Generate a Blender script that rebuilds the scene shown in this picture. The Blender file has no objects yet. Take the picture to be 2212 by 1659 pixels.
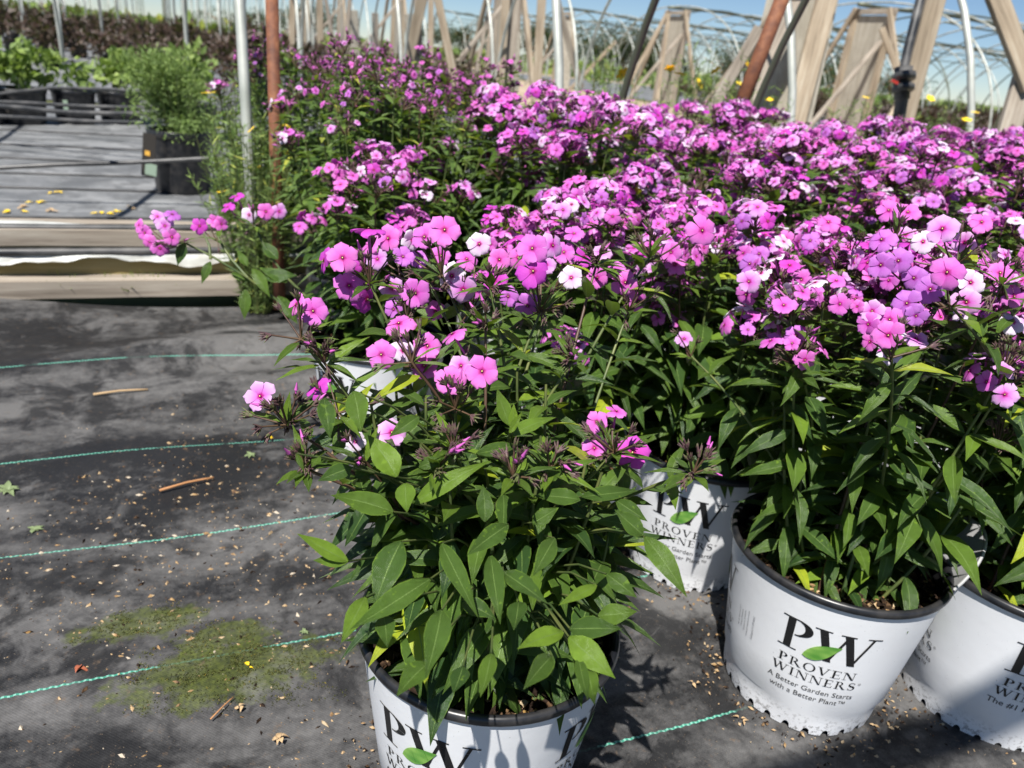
import bpy, math, random
import numpy as np
from mathutils import Vector, Matrix
PI = math.pi
scene = bpy.context.scene
col = scene.collection
rad = math.radians

# ------------------------------------------------------------------ camera, sky, sun, exposure
CAM_H = 0.80; PITCH = rad(23.1); ROLL = rad(6.1)
_F = Vector((0, math.cos(PITCH), -math.sin(PITCH)))
_u0 = Vector((0, math.sin(PITCH), math.cos(PITCH)))
_R = math.cos(ROLL) * Vector((1, 0, 0)) + math.sin(ROLL) * _u0
_U = -math.sin(ROLL) * Vector((1, 0, 0)) + math.cos(ROLL) * _u0
CAM = Vector((0, 0, CAM_H))
cd = bpy.data.cameras.new('camera'); cam = bpy.data.objects.new('camera', cd); col.objects.link(cam)
mw = Matrix((( _R.x, _U.x, -_F.x, 0), (_R.y, _U.y, -_F.y, 0), (_R.z, _U.z, -_F.z, CAM_H), (0, 0, 0, 1)))
cam.matrix_world = mw
cd.sensor_width = 36; cd.lens = 27.03; cd.clip_start = 0.02; cd.clip_end = 3000
cd.dof.use_dof = True; cd.dof.focus_distance = 0.72; cd.dof.aperture_fstop = 7.6
scene.camera = cam
SUN_AZ = rad(18); SUN_EL = rad(59)           # shadows run towards heading +18 deg
sdir = Vector((math.sin(SUN_AZ) * math.cos(SUN_EL), math.cos(SUN_AZ) * math.cos(SUN_EL), -math.sin(SUN_EL)))
w = bpy.data.worlds.new('World'); scene.world = w; w.use_nodes = True
nt = w.node_tree; bg = nt.nodes['Background']; sky = nt.nodes.new('ShaderNodeTexSky')
sky.sky_type = 'NISHITA'; sky.sun_disc = False; sky.sun_elevation = SUN_EL
sky.sun_rotation = SUN_AZ + PI; sky.air_density = 1.0; sky.dust_density = 0.0; sky.ozone_density = 5.0; sky.altitude = 2500
nt.links.new(sky.outputs[0], bg.inputs[0]); bg.inputs[1].default_value = 0.058
sl = bpy.data.lights.new('sun', 'SUN'); sun = bpy.data.objects.new('sun', sl); col.objects.link(sun)
sl.energy = 5.0; sl.angle = rad(0.53); sl.color = (1, 0.965, 0.91)
sun.rotation_euler = (-sdir).to_track_quat('Z', 'Y').to_euler()
scene.view_settings.view_transform = 'Standard'; scene.view_settings.look = 'None'
scene.view_settings.exposure = 0.68; scene.view_settings.gamma = 1

def P(px, py, d):                              # world point seen at (px,py) of a 2212x1659 view, d metres along the axis
    return CAM + (_F + _R * ((px - 1106) / 1661) - _U * ((py - 829.5) / 1661)) * d
def G(px, py, z=0.0):
    d = _F + _R * ((px - 1106) / 1661) - _U * ((py - 829.5) / 1661)
    return CAM + d * ((z - CAM_H) / d.z)
CU, SU = math.cos(rad(25)), math.sin(rad(25))
def UN(u, n, z=0.0):                           # along the bed (u), across the bed (n)
    return Vector((u * CU - n * SU, u * SU + n * CU, z))
def un_of(p): return (p[0] * CU + p[1] * SU, -p[0] * SU + p[1] * CU)
BROT = rad(25)

# ------------------------------------------------------------------ materials
def mat(name, color=(0.5, 0.5, 0.5), rough=0.6, metal=0.0, spec=0.5):
    m = bpy.data.materials.new(name); m.use_nodes = True
    b = m.node_tree.nodes['Principled BSDF']
    b.inputs['Base Color'].default_value = (*color, 1); b.inputs['Roughness'].default_value = rough
    b.inputs['Metallic'].default_value = metal; b.inputs['Specular IOR Level'].default_value = spec
    return m
class NB:
    def __init__(s, m): s.m = m; s.t = m.node_tree; s.b = s.t.nodes['Principled BSDF']; s.out = s.t.nodes['Material Output']
    def n(s, kind, **kw):
        x = s.t.nodes.new(kind)
        for k, v in kw.items():
            if k.startswith('_'): x.inputs[int(k[1:])].default_value = v
            else: setattr(x, k, v)
        return x
    def l(s, a, b): s.t.links.new(a, b)
    def ramp(s, fac, stops, interp='LINEAR'):
        r = s.n('ShaderNodeValToRGB'); e = r.color_ramp.elements; r.color_ramp.interpolation = interp
        while len(e) < len(stops): e.new(0.5)
        for i, (p, c) in enumerate(stops):
            e[i].position = p; e[i].color = (*c, 1) if len(c) == 3 else c
        if fac is not None: s.l(fac, r.inputs[0])
        return r.outputs[0]
    def mix(s, fac, a, b, mode='MIX'):
        x = s.n('ShaderNodeMix', data_type='RGBA', blend_type=mode)
        for sock, v in ((x.inputs[0], fac), (x.inputs[6], a), (x.inputs[7], b)):
            if isinstance(v, (int, float)): sock.default_value = v
            elif isinstance(v, tuple): sock.default_value = (*v, 1)
            else: s.l(v, sock)
        return x.outputs[2]
    def math(s, op, a, b=0.0, clamp=False):
        x = s.n('ShaderNodeMath', operation=op, use_clamp=clamp)
        for sock, v in ((x.inputs[0], a), (x.inputs[1], b)):
            if isinstance(v, (int, float)): sock.default_value = v
            else: s.l(v, sock)
        return x.outputs[0]
    def noise(s, vec, scale, detail=4, rough=0.55, dist=0.0):
        x = s.n('ShaderNodeTexNoise'); x.inputs['Scale'].default_value = scale; x.inputs['Detail'].default_value = detail
        x.inputs['Roughness'].default_value = rough; x.inputs['Distortion'].default_value = dist
        if vec is not None: s.l(vec, x.inputs['Vector'])
        return x.outputs['Fac']
    def bump(s, h, strength=0.3, dist=0.001):
        x = s.n('ShaderNodeBump'); x.inputs['Strength'].default_value = strength; x.inputs['Distance'].default_value = dist
        s.l(h, x.inputs['Height']); s.l(x.outputs[0], s.b.inputs['Normal'])
    def obj(s): return s.n('ShaderNodeTexCoord').outputs['Object']
    def mapv(s, vec, scale=(1, 1, 1), loc=(0, 0, 0), rot=(0, 0, 0)):
        x = s.n('ShaderNodeMapping'); x.inputs['Scale'].default_value = scale; x.inputs['Location'].default_value = loc
        x.inputs['Rotation'].default_value = rot; s.l(vec, x.inputs[0]); return x.outputs[0]

def leaf_material(name, dark, light, vein, trans=0.25, rough=0.42, tipyellow=False):
    m = mat(name, dark, rough, spec=0.45); k = NB(m)
    at = k.n('ShaderNodeAttribute', attribute_name='rnd'); uv = k.n('ShaderNodeUVMap').outputs[0]
    sx = k.n('ShaderNodeSeparateXYZ'); k.l(uv, sx.inputs[0])
    ax = k.math('ABSOLUTE', k.math('SUBTRACT', sx.outputs[0], 0.5))
    nz = k.noise(k.obj(), 90, 3)
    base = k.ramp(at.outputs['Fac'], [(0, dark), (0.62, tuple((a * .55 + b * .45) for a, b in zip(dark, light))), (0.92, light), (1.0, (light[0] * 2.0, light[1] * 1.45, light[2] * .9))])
    base = k.mix(0.35, base, k.ramp(nz, [(0.3, (0.55, 0.55, 0.55)), (0.7, (1.25, 1.25, 1.25))]), 'MULTIPLY')
    spot = k.noise(k.obj(), 140, 2, 0.6); base = k.mix(k.ramp(spot, [(0.66, (0, 0, 0)), (0.72, (0.45, 0.45, 0.45))]), base, tuple(min(1, c * 1.25) for c in light))
    edge = k.math('GREATER_THAN', k.math('ADD', ax, k.math('MULTIPLY', k.math('SUBTRACT', nz, 0.5), 0.25)), 0.47); base = k.mix(k.math('MULTIPLY', edge, 0.35), base, light)
    # midrib and side veins
    mid = k.math('LESS_THAN', ax, 0.022)
    base = k.mix(k.math('MULTIPLY', mid, 0.75), base, vein)
    wv = k.math('ADD', k.math('MULTIPLY', sx.outputs[1], 75.0), k.math('MULTIPLY', ax, -62.0))
    sv = k.math('POWER', k.math('ABSOLUTE', k.math('SINE', wv)), 0.6)
    base = k.mix(k.math('MULTIPLY', k.math('SUBTRACT', 1.0, sv), 0.22), base, vein)
    k.l(base, k.b.inputs['Base Color'])
    k.bump(k.math('ADD', k.math('MULTIPLY', sv, 0.6), k.math('MULTIPLY', k.noise(k.obj(), 55, 3), 3.0)), 0.75, 0.0012)
    tr = k.n('ShaderNodeBsdfTranslucent'); k.l(k.mix(0.5, base, (0.35, 0.55, 0.03), 'MIX'), tr.inputs[0])
    ms = k.n('ShaderNodeMixShader'); ms.inputs[0].default_value = trans
    k.l(k.b.outputs[0], ms.inputs[1]); k.l(tr.outputs[0], ms.inputs[2]); k.l(ms.outputs[0], k.out.inputs[0])
    return m
M = {}
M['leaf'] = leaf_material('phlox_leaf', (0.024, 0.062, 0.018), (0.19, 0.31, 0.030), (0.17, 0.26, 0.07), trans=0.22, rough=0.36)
M['leaf_bud'] = leaf_material('budding_phlox_leaf', (0.07, 0.14, 0.03), (0.22, 0.32, 0.06), (0.2, 0.28, 0.09), trans=0.2)
M['leaf_fine'] = leaf_material('fine_leaf', (0.12, 0.20, 0.05), (0.32, 0.43, 0.12), (0.2, 0.3, 0.1), trans=0.2)
M['leaf_lime'] = leaf_material('lime_leaf', (0.12, 0.20, 0.045), (0.36, 0.46, 0.12), (0.3, 0.4, 0.1), trans=0.25)
M['leaf_maroon'] = leaf_material('maroon_leaf', (0.030, 0.018, 0.016), (0.085, 0.06, 0.035), (0.14, 0.05, 0.04), trans=0.08)
M['leaf_tree'] = leaf_material('tree_leaf', (0.022, 0.040, 0.016), (0.06, 0.085, 0.03), (0.08, 0.1, 0.04), trans=0.08)
M['leaf_crop'] = leaf_material('crop_leaf', (0.07, 0.12, 0.025), (0.17, 0.23, 0.05), (0.3, 0.4, 0.1), trans=0.15)
M['stem'] = mat('stem', (0.07, 0.10, 0.03), 0.5)
M['stem_red'] = mat('stem_red', (0.075, 0.035, 0.025), 0.5)
for nm, c1, c2 in (('stem', (0.05, 0.085, 0.025), (0.15, 0.17, 0.05)), ('stem_red', (0.06, 0.03, 0.022), (0.12, 0.075, 0.04))):
    k = NB(M[nm]); k.l(k.ramp(k.noise(k.obj(), 30, 2), [(0.35, c1), (0.7, c2)]), k.b.inputs['Base Color'])

def petal_material(name, rim, inner, deep):
    m = mat(name, rim, 0.55, spec=0.25); k = NB(m)
    uv = k.n('ShaderNodeUVMap').outputs[0]; sx = k.n('ShaderNodeSeparateXYZ'); k.l(uv, sx.inputs[0])
    oi = k.n('ShaderNodeObjectInfo').outputs['Random']
    c = k.ramp(sx.outputs[1], [(0.0, deep), (0.07, deep), (0.20, inner), (0.55, tuple(a * .45 + b * .55 for a, b in zip(inner, rim))), (1.0, rim)])
    streak = k.noise(k.mapv(uv, (9, 1.2, 1)), 3.0, 2)
    c = k.mix(0.30, c, k.ramp(streak, [(0.3, (0.72, 0.66, 0.74)), (0.7, (1.12, 1.15, 1.1))]), 'MULTIPLY')
    hs = k.n('ShaderNodeHueSaturation'); k.l(c, hs.inputs['Color'])
    k.l(k.math('ADD', 0.485, k.math('MULTIPLY', oi, 0.026)), hs.inputs['Hue'])
    k.l(k.math('ADD', 0.90, k.math('MULTIPLY', oi, 0.16)), hs.inputs['Value'])
    c = hs.outputs[0]; k.l(c, k.b.inputs['Base Color'])
    k.bump(streak, 0.25, 0.0006)
    tr = k.n('ShaderNodeBsdfTranslucent'); k.l(c, tr.inputs[0])
    ms = k.n('ShaderNodeMixShader'); ms.inputs[0].default_value = 0.30
    k.l(k.b.outputs[0], ms.inputs[1]); k.l(tr.outputs[0], ms.inputs[2]); k.l(ms.outputs[0], k.out.inputs[0])
    return m
PET = {
 'pink': petal_material('petal_pink', (0.74, 0.22, 0.64), (0.68, 0.11, 0.53), (0.42, 0.012, 0.20)),
 'pale': petal_material('petal_pale', (0.80, 0.50, 0.82), (0.68, 0.16, 0.62), (0.48, 0.01, 0.22)),
 'white': petal_material('petal_white', (0.86, 0.80, 0.88), (0.78, 0.46, 0.76), (0.55, 0.02, 0.26)),
 'deep': petal_material('petal_deep', (0.62, 0.085, 0.56), (0.60, 0.055, 0.48), (0.40, 0.01, 0.16)),
 'violet': petal_material('petal_violet', (0.56, 0.20, 0.64), (0.50, 0.13, 0.56), (0.30, 0.02, 0.22)),
}
M['eye'] = mat('flower_eye', (0.11, 0.006, 0.035), 0.7)
M['anther'] = mat('anther', (0.72, 0.55, 0.22), 0.6)
M['tube'] = mat('flower_tube', (0.36, 0.07, 0.28), 0.5)
M['calyx'] = mat('calyx', (0.10, 0.07, 0.05), 0.6)
k = NB(M['calyx']); k.l(k.ramp(k.noise(k.obj(), 160, 2), [(0.3, (0.05, 0.028, 0.030)), (0.48, (0.11, 0.055, 0.060)), (0.60, (0.09, 0.10, 0.035)), (0.8, (0.13, 0.18, 0.05))]), k.b.inputs['Base Color'])
M['bud'] = mat('bud', (0.50, 0.10, 0.40), 0.5)
M['yellow'] = mat('yellow_petal', (0.85, 0.58, 0.01), 0.6)
M['soil'] = mat('soil', (0.05, 0.035, 0.025), 0.95, spec=0.1)
k = NB(M['soil']); o_ = k.obj(); v = k.n('ShaderNodeTexVoronoi'); v.inputs['Scale'].default_value = 130; k.l(o_, v.inputs['Vector'])
k.l(k.ramp(v.outputs['Color'], [(0.0, (0.010, 0.007, 0.006)), (0.55, (0.035, 0.022, 0.015)), (0.82, (0.11, 0.065, 0.035)), (0.93, (0.33, 0.20, 0.07))]), k.b.inputs['Base Color']); k.bump(v.outputs['Distance'], 1.0, 0.006)
M['pot_white'] = mat('pot_white_plastic', (0.75, 0.76, 0.78), 0.38)
k = NB(M['pot_white']); o_ = k.obj()
sp = k.noise(o_, 420, 2, 0.7); dirt = k.noise(o_, 120, 6, 0.8); sxyz = k.n('ShaderNodeSeparateXYZ'); k.l(o_, sxyz.inputs[0])
low = k.math('SUBTRACT', 1.0, k.math('MULTIPLY', sxyz.outputs[2], 24.0), True)
c = k.mix(k.math('MULTIPLY', k.math('GREATER_THAN', sp, 0.735), 0.75), (0.75, 0.76, 0.78), (0.10, 0.08, 0.07))
dm = k.math('MULTIPLY', low, k.ramp(dirt, [(0.53, (0, 0, 0)), (0.57, (1, 1, 1))]))
c = k.mix(k.math('MULTIPLY', dm, 0.85), c, (0.05, 0.04, 0.03))
c = k.mix(k.math('MULTIPLY', k.ramp(k.noise(o_, 9, 4), [(0.45, (0, 0, 0)), (0.75, (1, 1, 1))]), 0.16), c, (0.46, 0.44, 0.40))
k.l(c, k.b.inputs['Base Color']); k.bump(k.noise(o_, 60, 3), 0.12, 0.002)
M['pot_black'] = mat('pot_black_plastic', (0.012, 0.013, 0.016), 0.34)
k = NB(M['pot_black']); k.l(k.ramp(k.noise(k.obj(), 30, 4), [(0.4, (0.009, 0.010, 0.013)), (0.75, (0.045, 0.042, 0.04))]), k.b.inputs['Base Color'])
M['ink'] = mat('black_ink', (0.012, 0.012, 0.013), 0.45)
M['ink_green'] = mat('green_ink', (0.17, 0.38, 0.06), 0.45)
k = NB(M['ink_green']); k.l(k.ramp(k.noise(k.mapv(k.obj(), (1, 1, 2.5)), 28, 1), [(0.35, (0.09, 0.27, 0.04)), (0.65, (0.30, 0.52, 0.11))]), k.b.inputs['Base Color'])
M['ink_grey'] = mat('grey_ink', (0.10, 0.10, 0.11), 0.5)

def wood(name, c1, c2, c3, sc=1.0):
    m = mat(name, c1, 0.8, spec=0.2); k = NB(m); o = k.obj()
    v = k.mapv(o, (0.8 * sc, 14 * sc, 14 * sc)); nz = k.noise(v, 3.2, 5, 0.6, 0.6); n2 = k.noise(o, 2.1, 3)
    c = k.ramp(nz, [(0.28, c1), (0.5, c2), (0.72, c3)])
    c = k.mix(0.5, c, k.ramp(n2, [(0.3, (0.62, 0.62, 0.62)), (0.7, (1.2, 1.2, 1.2))]), 'MULTIPLY')
    k.l(c, k.b.inputs['Base Color']); k.bump(nz, 0.4, 0.004); return m
M['wood_grey'] = wood('weathered_grey_wood', (0.17, 0.14, 0.11), (0.34, 0.29, 0.235), (0.46, 0.41, 0.34))
M['wood_tan'] = wood('tan_lumber', (0.19, 0.15, 0.105), (0.36, 0.29, 0.21), (0.47, 0.41, 0.32))
M['wood_olive'] = wood('treated_plank', (0.20, 0.155, 0.055), (0.33, 0.265, 0.115), (0.42, 0.35, 0.18))
M['steel'] = mat('galvanised_steel', (0.42, 0.44, 0.42), 0.45, 0.2)
k = NB(M['steel']); k.l(k.ramp(k.noise(k.obj(), 6, 4), [(0.35, (0.34, 0.36, 0.32)), (0.7, (0.60, 0.61, 0.56))]), k.b.inputs['Base Color'])
M['steel_dark'] = mat('tarnished_steel', (0.12, 0.13, 0.09), 0.5, 0.4)
M['rust'] = mat('rusty_pipe', (0.16, 0.06, 0.03), 0.75)
k = NB(M['rust']); k.l(k.ramp(k.noise(k.obj(), 22, 5, 0.7), [(0.3, (0.085, 0.03, 0.018)), (0.55, (0.19, 0.07, 0.032)), (0.78, (0.33, 0.15, 0.07))]), k.b.inputs['Base Color'])
M['poly'] = mat('black_poly_pipe', (0.035, 0.037, 0.04), 0.4)
k = NB(M['poly']); k.l(k.ramp(k.noise(k.obj(), 8, 4), [(0.4, (0.025, 0.026, 0.028)), (0.7, (0.13, 0.125, 0.12))]), k.b.inputs['Base Color'])
M['film'] = mat('white_film', (0.66, 0.67, 0.63), 0.45)
k = NB(M['film']); k.l(k.ramp(k.noise(k.obj(), 12, 5), [(0.35, (0.30, 0.29, 0.25)), (0.6, (0.56, 0.57, 0.54))]), k.b.inputs['Base Color'])
M['red'] = mat('red_plastic', (0.4, 0.03, 0.02), 0.4)
M['dry'] = mat('dry_straw', (0.44, 0.30, 0.16), 0.8); M['dryleaf'] = mat('dead_leaf', (0.30, 0.085, 0.04), 0.8)
M['weed'] = mat('weed_leaf', (0.17, 0.22, 0.10), 0.6)
M['stick'] = mat('bark_stick', (0.42, 0.20, 0.08), 0.7); M['tagpaper'] = mat('tag_card', (0.25, 0.33, 0.25), 0.5)
M['tag_dark'] = mat('tag_dark', (0.03, 0.025, 0.02), 0.5); M['tag_picture'] = mat('tag_picture', (0.70, 0.38, 0.06), 0.5)

def fabric(name, dark, dust, threads, moss=True, near=True):
    m = mat(name, dark, 0.55, spec=0.22); k = NB(m); o = k.obj()     # object axes: x = u, y = n
    s = k.n('ShaderNodeSeparateXYZ'); k.l(o, s.inputs[0]); u, n = s.outputs[0], s.outputs[1]
    big = k.noise(o, 5.5, 7, 0.66, 0.5); mid = k.noise(k.mapv(o, (0.55, 1.5, 1)), 2.6, 5, 0.6, 0.8)
    fine = k.noise(o, 38, 6, 0.8); c = k.mix(k.ramp(k.math('ADD', mid, k.math('MULTIPLY', k.math('SUBTRACT', fine, 0.5), 0.45)), [(0.40, (0, 0, 0)), (0.62, (1, 1, 1))]), dark, dust)
    c = k.mix(k.ramp(big, [(0.50, (0, 0, 0)), (0.58, (0.85, 0.85, 0.85))]), c, tuple(x * 0.8 for x in dark))
    mossmask = None
    if moss:
        def blob(cx, cy, rx, ry, rz):
            q = k.mapv(o, (1, 1, 1), (-cx, -cy, 0)); q = k.mapv(q, (1 / rx, 1 / ry, 0), (0, 0, 0), (0, 0, rz))
            ln = k.n('ShaderNodeVectorMath', operation='LENGTH'); k.l(q, ln.inputs[0]); return ln.outputs['Value']
        for (cx, cy, rx, ry) in ((-0.075, 0.99, 0.10, 0.036), (0.03, 0.86, 0.15, 0.060), (0.02, 0.93, 0.07, 0.035)):
            d = k.math('ADD', blob(cx, cy, rx, ry, 0.0), k.math('MULTIPLY', k.math('SUBTRACT', k.noise(o, 22, 5, 0.7), 0.5), 2.2))
            mk = k.ramp(d, [(0.72, (1, 1, 1)), (1.12, (0, 0, 0))])
            mossmask = mk if mossmask is None else k.math('MAXIMUM', mossmask, mk)
            gc = k.ramp(k.noise(o, 160, 3), [(0.3, (0.030, 0.042, 0.008)), (0.7, (0.115, 0.14, 0.022))])
            c = k.mix(k.math('MULTIPLY', mk, 0.62), c, gc)
    pale = k.noise(k.mapv(o, (1, 1, 1), (3.1, 1.7, 0)), 6.5, 7, 0.7, 0.7)
    c = k.mix(k.ramp(pale, [(0.57, (0, 0, 0)), (0.66, (0.42, 0.42, 0.42))]), c, tuple(min(.3, x * 1.55) for x in dust))
    # fine grit and speckle
    gr = k.noise(o, 330, 2, 0.8); c = k.mix(k.math('MULTIPLY', k.math('GREATER_THAN', gr, 0.70), 0.55), c, (0.28, 0.21, 0.14))
    gr2 = k.noise(o, 48, 5, 0.75); c = k.mix(k.ramp(gr2, [(0.60, (0, 0, 0)), (0.70, (0.55, 0.55, 0.55))]), c, (0.15, 0.105, 0.07))
    wu = k.math('SINE', k.math('MULTIPLY', u, 2 * PI / 0.0042)); wn = k.math('SINE', k.math('MULTIPLY', n, 2 * PI / 0.0042))
    wv = k.math('MULTIPLY', wu, wn)
    c = k.mix(k.math('MULTIPLY', k.math('ADD', wv, 1.0), 0.045), c, (0.0, 0.0, 0.0))
    if threads:
        mask = None
        zig = k.math('MULTIPLY', k.math('SINE', k.math('MULTIPLY', u, 2 * PI / 0.013)), 0.0007)
        wob = k.math('MULTIPLY', k.math('SUBTRACT', k.noise(k.mapv(o, (1, 0, 0)), 2.5, 2), 0.5), 0.012)
        for t in threads:
            d = k.math('ABSOLUTE', k.math('SUBTRACT', k.math('ADD', k.math('ADD', n, zig), wob), t))
            q = k.math('LESS_THAN', d, 0.0016)
            mask = q if mask is None else k.math('MAXIMUM', mask, q)
        brk = k.ramp(k.noise(k.mapv(o, (1, 0.2, 1)), 11, 4, 0.6), [(0.38, (0.1, 0.1, 0.1)), (0.47, (1, 1, 1))])
        if mossmask is not None: brk = k.math('MULTIPLY', brk, k.math('SUBTRACT', 1.0, k.math('MULTIPLY', mossmask, 0.85)))
        tc = k.mix(k.math('GREATER_THAN', k.math('SINE', k.math('MULTIPLY', u, 2 * PI / 0.0065)), 0.1), (0.05, 0.30, 0.21), (0.24, 0.55, 0.44))
        c = k.mix(k.math('MULTIPLY', k.math('MULTIPLY', mask, brk), 0.80), c, tc)
    k.l(c, k.b.inputs['Base Color'])
    k.l(k.ramp(mid, [(0.3, (0.42, 0.42, 0.42)), (0.7, (0.75, 0.75, 0.75))]), k.b.inputs['Roughness'])
    k.bump(k.math('ADD', k.math('MULTIPLY', wv, 0.12), k.math('MULTIPLY', gr2, 1.2)), 0.5, 0.0022)
    return m
THREADS = [-0.02, 0.285, 0.59, 0.890, 1.198, 1.515, 1.955]
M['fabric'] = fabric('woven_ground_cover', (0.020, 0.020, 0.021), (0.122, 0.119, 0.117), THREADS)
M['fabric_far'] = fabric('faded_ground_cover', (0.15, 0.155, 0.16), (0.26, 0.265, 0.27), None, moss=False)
M['sand'] = mat('sand', (0.42, 0.33, 0.24), 0.95, spec=0.1)
k = NB(M['sand']); o_ = k.obj(); k.l(k.ramp(k.noise(o_, 0.9, 6, 0.65), [(0.3, (0.30, 0.23, 0.16)), (0.7, (0.47, 0.38, 0.28))]), k.b.inputs['Base Color'])
M['earth'] = mat('earth', (0.12, 0.11, 0.05), 0.95, spec=0.1)
k = NB(M['earth']); o_ = k.obj(); k.l(k.ramp(k.noise(o_, 0.25, 8, 0.7), [(0.35, (0.06, 0.075, 0.025)), (0.5, (0.12, 0.13, 0.05)), (0.68, (0.24, 0.19, 0.12))]), k.b.inputs['Base Color'])

# ------------------------------------------------------------------ mesh helpers
class MB:
    """collects vertices and faces (with uv, a per-vertex rnd value and material slots) and links them as one mesh object"""
    def __init__(s): s.v = []; s.f = []; s.uv = []; s.r = []; s.mi = []; s.n = 0
    def add(s, verts, faces, uv=None, rnd=0.0, mi=0):
        nv = len(verts); s.v.append(np.asarray(verts, float)); b = s.n
        s.f.extend([tuple(i + b for i in f) for f in faces]); s.mi.extend([mi] * len(faces))
        s.uv.append(np.zeros((nv, 2)) if uv is None else np.asarray(uv, float)); s.r.append(np.full(nv, rnd)); s.n += nv
    def mesh(s, name, mats, smooth=True):
        me = bpy.data.meshes.new(name)
        V = np.concatenate(s.v) if s.v else np.zeros((0, 3))
        me.from_pydata(V.tolist(), [], s.f)
        if s.v:
            ul = me.uv_layers.new(name='UVMap'); li = np.empty(len(me.loops), int); me.loops.foreach_get('vertex_index', li)
            ul.data.foreach_set('uv', np.concatenate(s.uv)[li].ravel())
            at = me.attributes.new('rnd', 'FLOAT', 'POINT'); at.data.foreach_set('value', np.concatenate(s.r))
            me.polygons.foreach_set('material_index', s.mi)
            me.polygons.foreach_set('use_smooth', [smooth] * len(me.polygons))
        for m in (mats if isinstance(mats, (list, tuple)) else [mats]): me.materials.append(m)
        me.update(); return me
    def build(s, name, mats, parent=None, loc=(0, 0, 0), rot=(0, 0, 0), smooth=True):
        return link(name, s.mesh(name, mats, smooth), parent, loc, rot)
def link(name, data, parent=None, loc=(0, 0, 0), rot=(0, 0, 0), scale=1.0):
    o = bpy.data.objects.new(name, data); col.objects.link(o); o.parent = parent; o.location = loc; o.rotation_euler = rot
    if scale != 1.0: o.scale = (scale,) * 3
    return o
def tag(o, label=None, cat=None, group=None, kind=None):
    for kk, vv in (('label', label), ('category', cat), ('group', group), ('kind', kind)):
        if vv: o[kk] = vv
    return o
def thing(name, label, cat, loc=(0, 0, 0), rz=0.0, group=None):
    return tag(link(name, None, None, loc, (0, 0, rz)), label, cat, group)
def copy_tree(o, parent=None):
    c = o.copy(); col.objects.link(c); c.parent = parent
    for ch in o.children: copy_tree(ch, c)
    return c

def box(mb, c, s, M3=None, mi=0):
    """box centre c, full sizes s, optional 3x3 axes"""
    h = np.array(s) / 2; v = np.array([(x, y, z) for x in (-1, 1) for y in (-1, 1) for z in (-1, 1)]) * h
    if M3 is not None: v = v @ np.array(M3).T
    mb.add(v + np.array(c), [(0, 1, 3, 2), (4, 6, 7, 5), (0, 4, 5, 1), (2, 3, 7, 6), (0, 2, 6, 4), (1, 5, 7, 3)], mi=mi)
def beam(name, a, b, w, t, m, parent, side=None):
    """a board from a to b, its own object whose local x runs along the board"""
    a, b = Vector(a), Vector(b); x = (b - a).normalized(); ref = Vector(side) if side else Vector((0, 0, 1))
    if abs(x.dot(ref)) > 0.98: ref = Vector((1, 0, 0))
    y = (ref - x * ref.dot(x)).normalized(); z = x.cross(y)
    L = (b - a).length; mb = MB(); bev = min(w, t) * 0.08
    prof = [(-w/2 + bev, -t/2), (w/2 - bev, -t/2), (w/2, -t/2 + bev), (w/2, t/2 - bev), (w/2 - bev, t/2), (-w/2 + bev, t/2), (-w/2, t/2 - bev), (-w/2, -t/2 + bev)]
    v = [(xx, p, q) for xx in (-L/2, L/2) for p, q in prof]
    f = [(i, (i + 1) % 8, 8 + (i + 1) % 8, 8 + i) for i in range(8)] + [tuple(range(7, -1, -1)), tuple(range(8, 16))]
    mb.add(v, f); o = mb.build(name, m, parent, smooth=False)
    R = Matrix((x, y, z)).transposed().to_4x4(); R.translation = (a + b) / 2
    o.matrix_local = (parent.matrix_local.inverted() @ R) if parent is not None else R
    return o
def tube(mb, pts, r0, r1=None, sides=6, mi=0, rnd=0.0, cap=False):
    r1 = r0 if r1 is None else r1; pts = np.asarray([tuple(p) for p in pts], float); n = len(pts)
    T = np.gradient(pts, axis=0); T /= np.linalg.norm(T, axis=1)[:, None] + 1e-12
    ref = np.array([0.3, 0.2, 1.0]) if abs(T[0, 2]) < 0.8 else np.array([1.0, 0.2, 0.1])
    rr = np.linspace(r0, r1, n); V = []
    for i in range(n):
        a = np.cross(T[i], ref); a /= np.linalg.norm(a); b = np.cross(T[i], a)
        for k_ in range(sides):
            t = 2 * PI * k_ / sides; V.append(pts[i] + rr[i] * (math.cos(t) * a + math.sin(t) * b))
    F = [(i * sides + k_, i * sides + (k_ + 1) % sides, (i + 1) * sides + (k_ + 1) % sides, (i + 1) * sides + k_) for i in range(n - 1) for k_ in range(sides)]
    if cap: F += [tuple(range(sides))[::-1], tuple(range((n - 1) * sides, n * sides))]
    mb.add(V, F, uv=np.full((len(V), 2), 0.5), rnd=rnd, mi=mi)
def lathe(mb, prof, seg=48, mi=0, a0=0.0):
    V = [(r * math.cos(2 * PI * i / seg), r * math.sin(2 * PI * i / seg), z) for i in range(seg) for r, z in prof]; m = len(prof)
    F = [(i * m + j, ((i + 1) % seg) * m + j, ((i + 1) % seg) * m + j + 1, i * m + j + 1) for i in range(seg) for j in range(m - 1)]
    mb.add(V, F, mi=mi)

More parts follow.
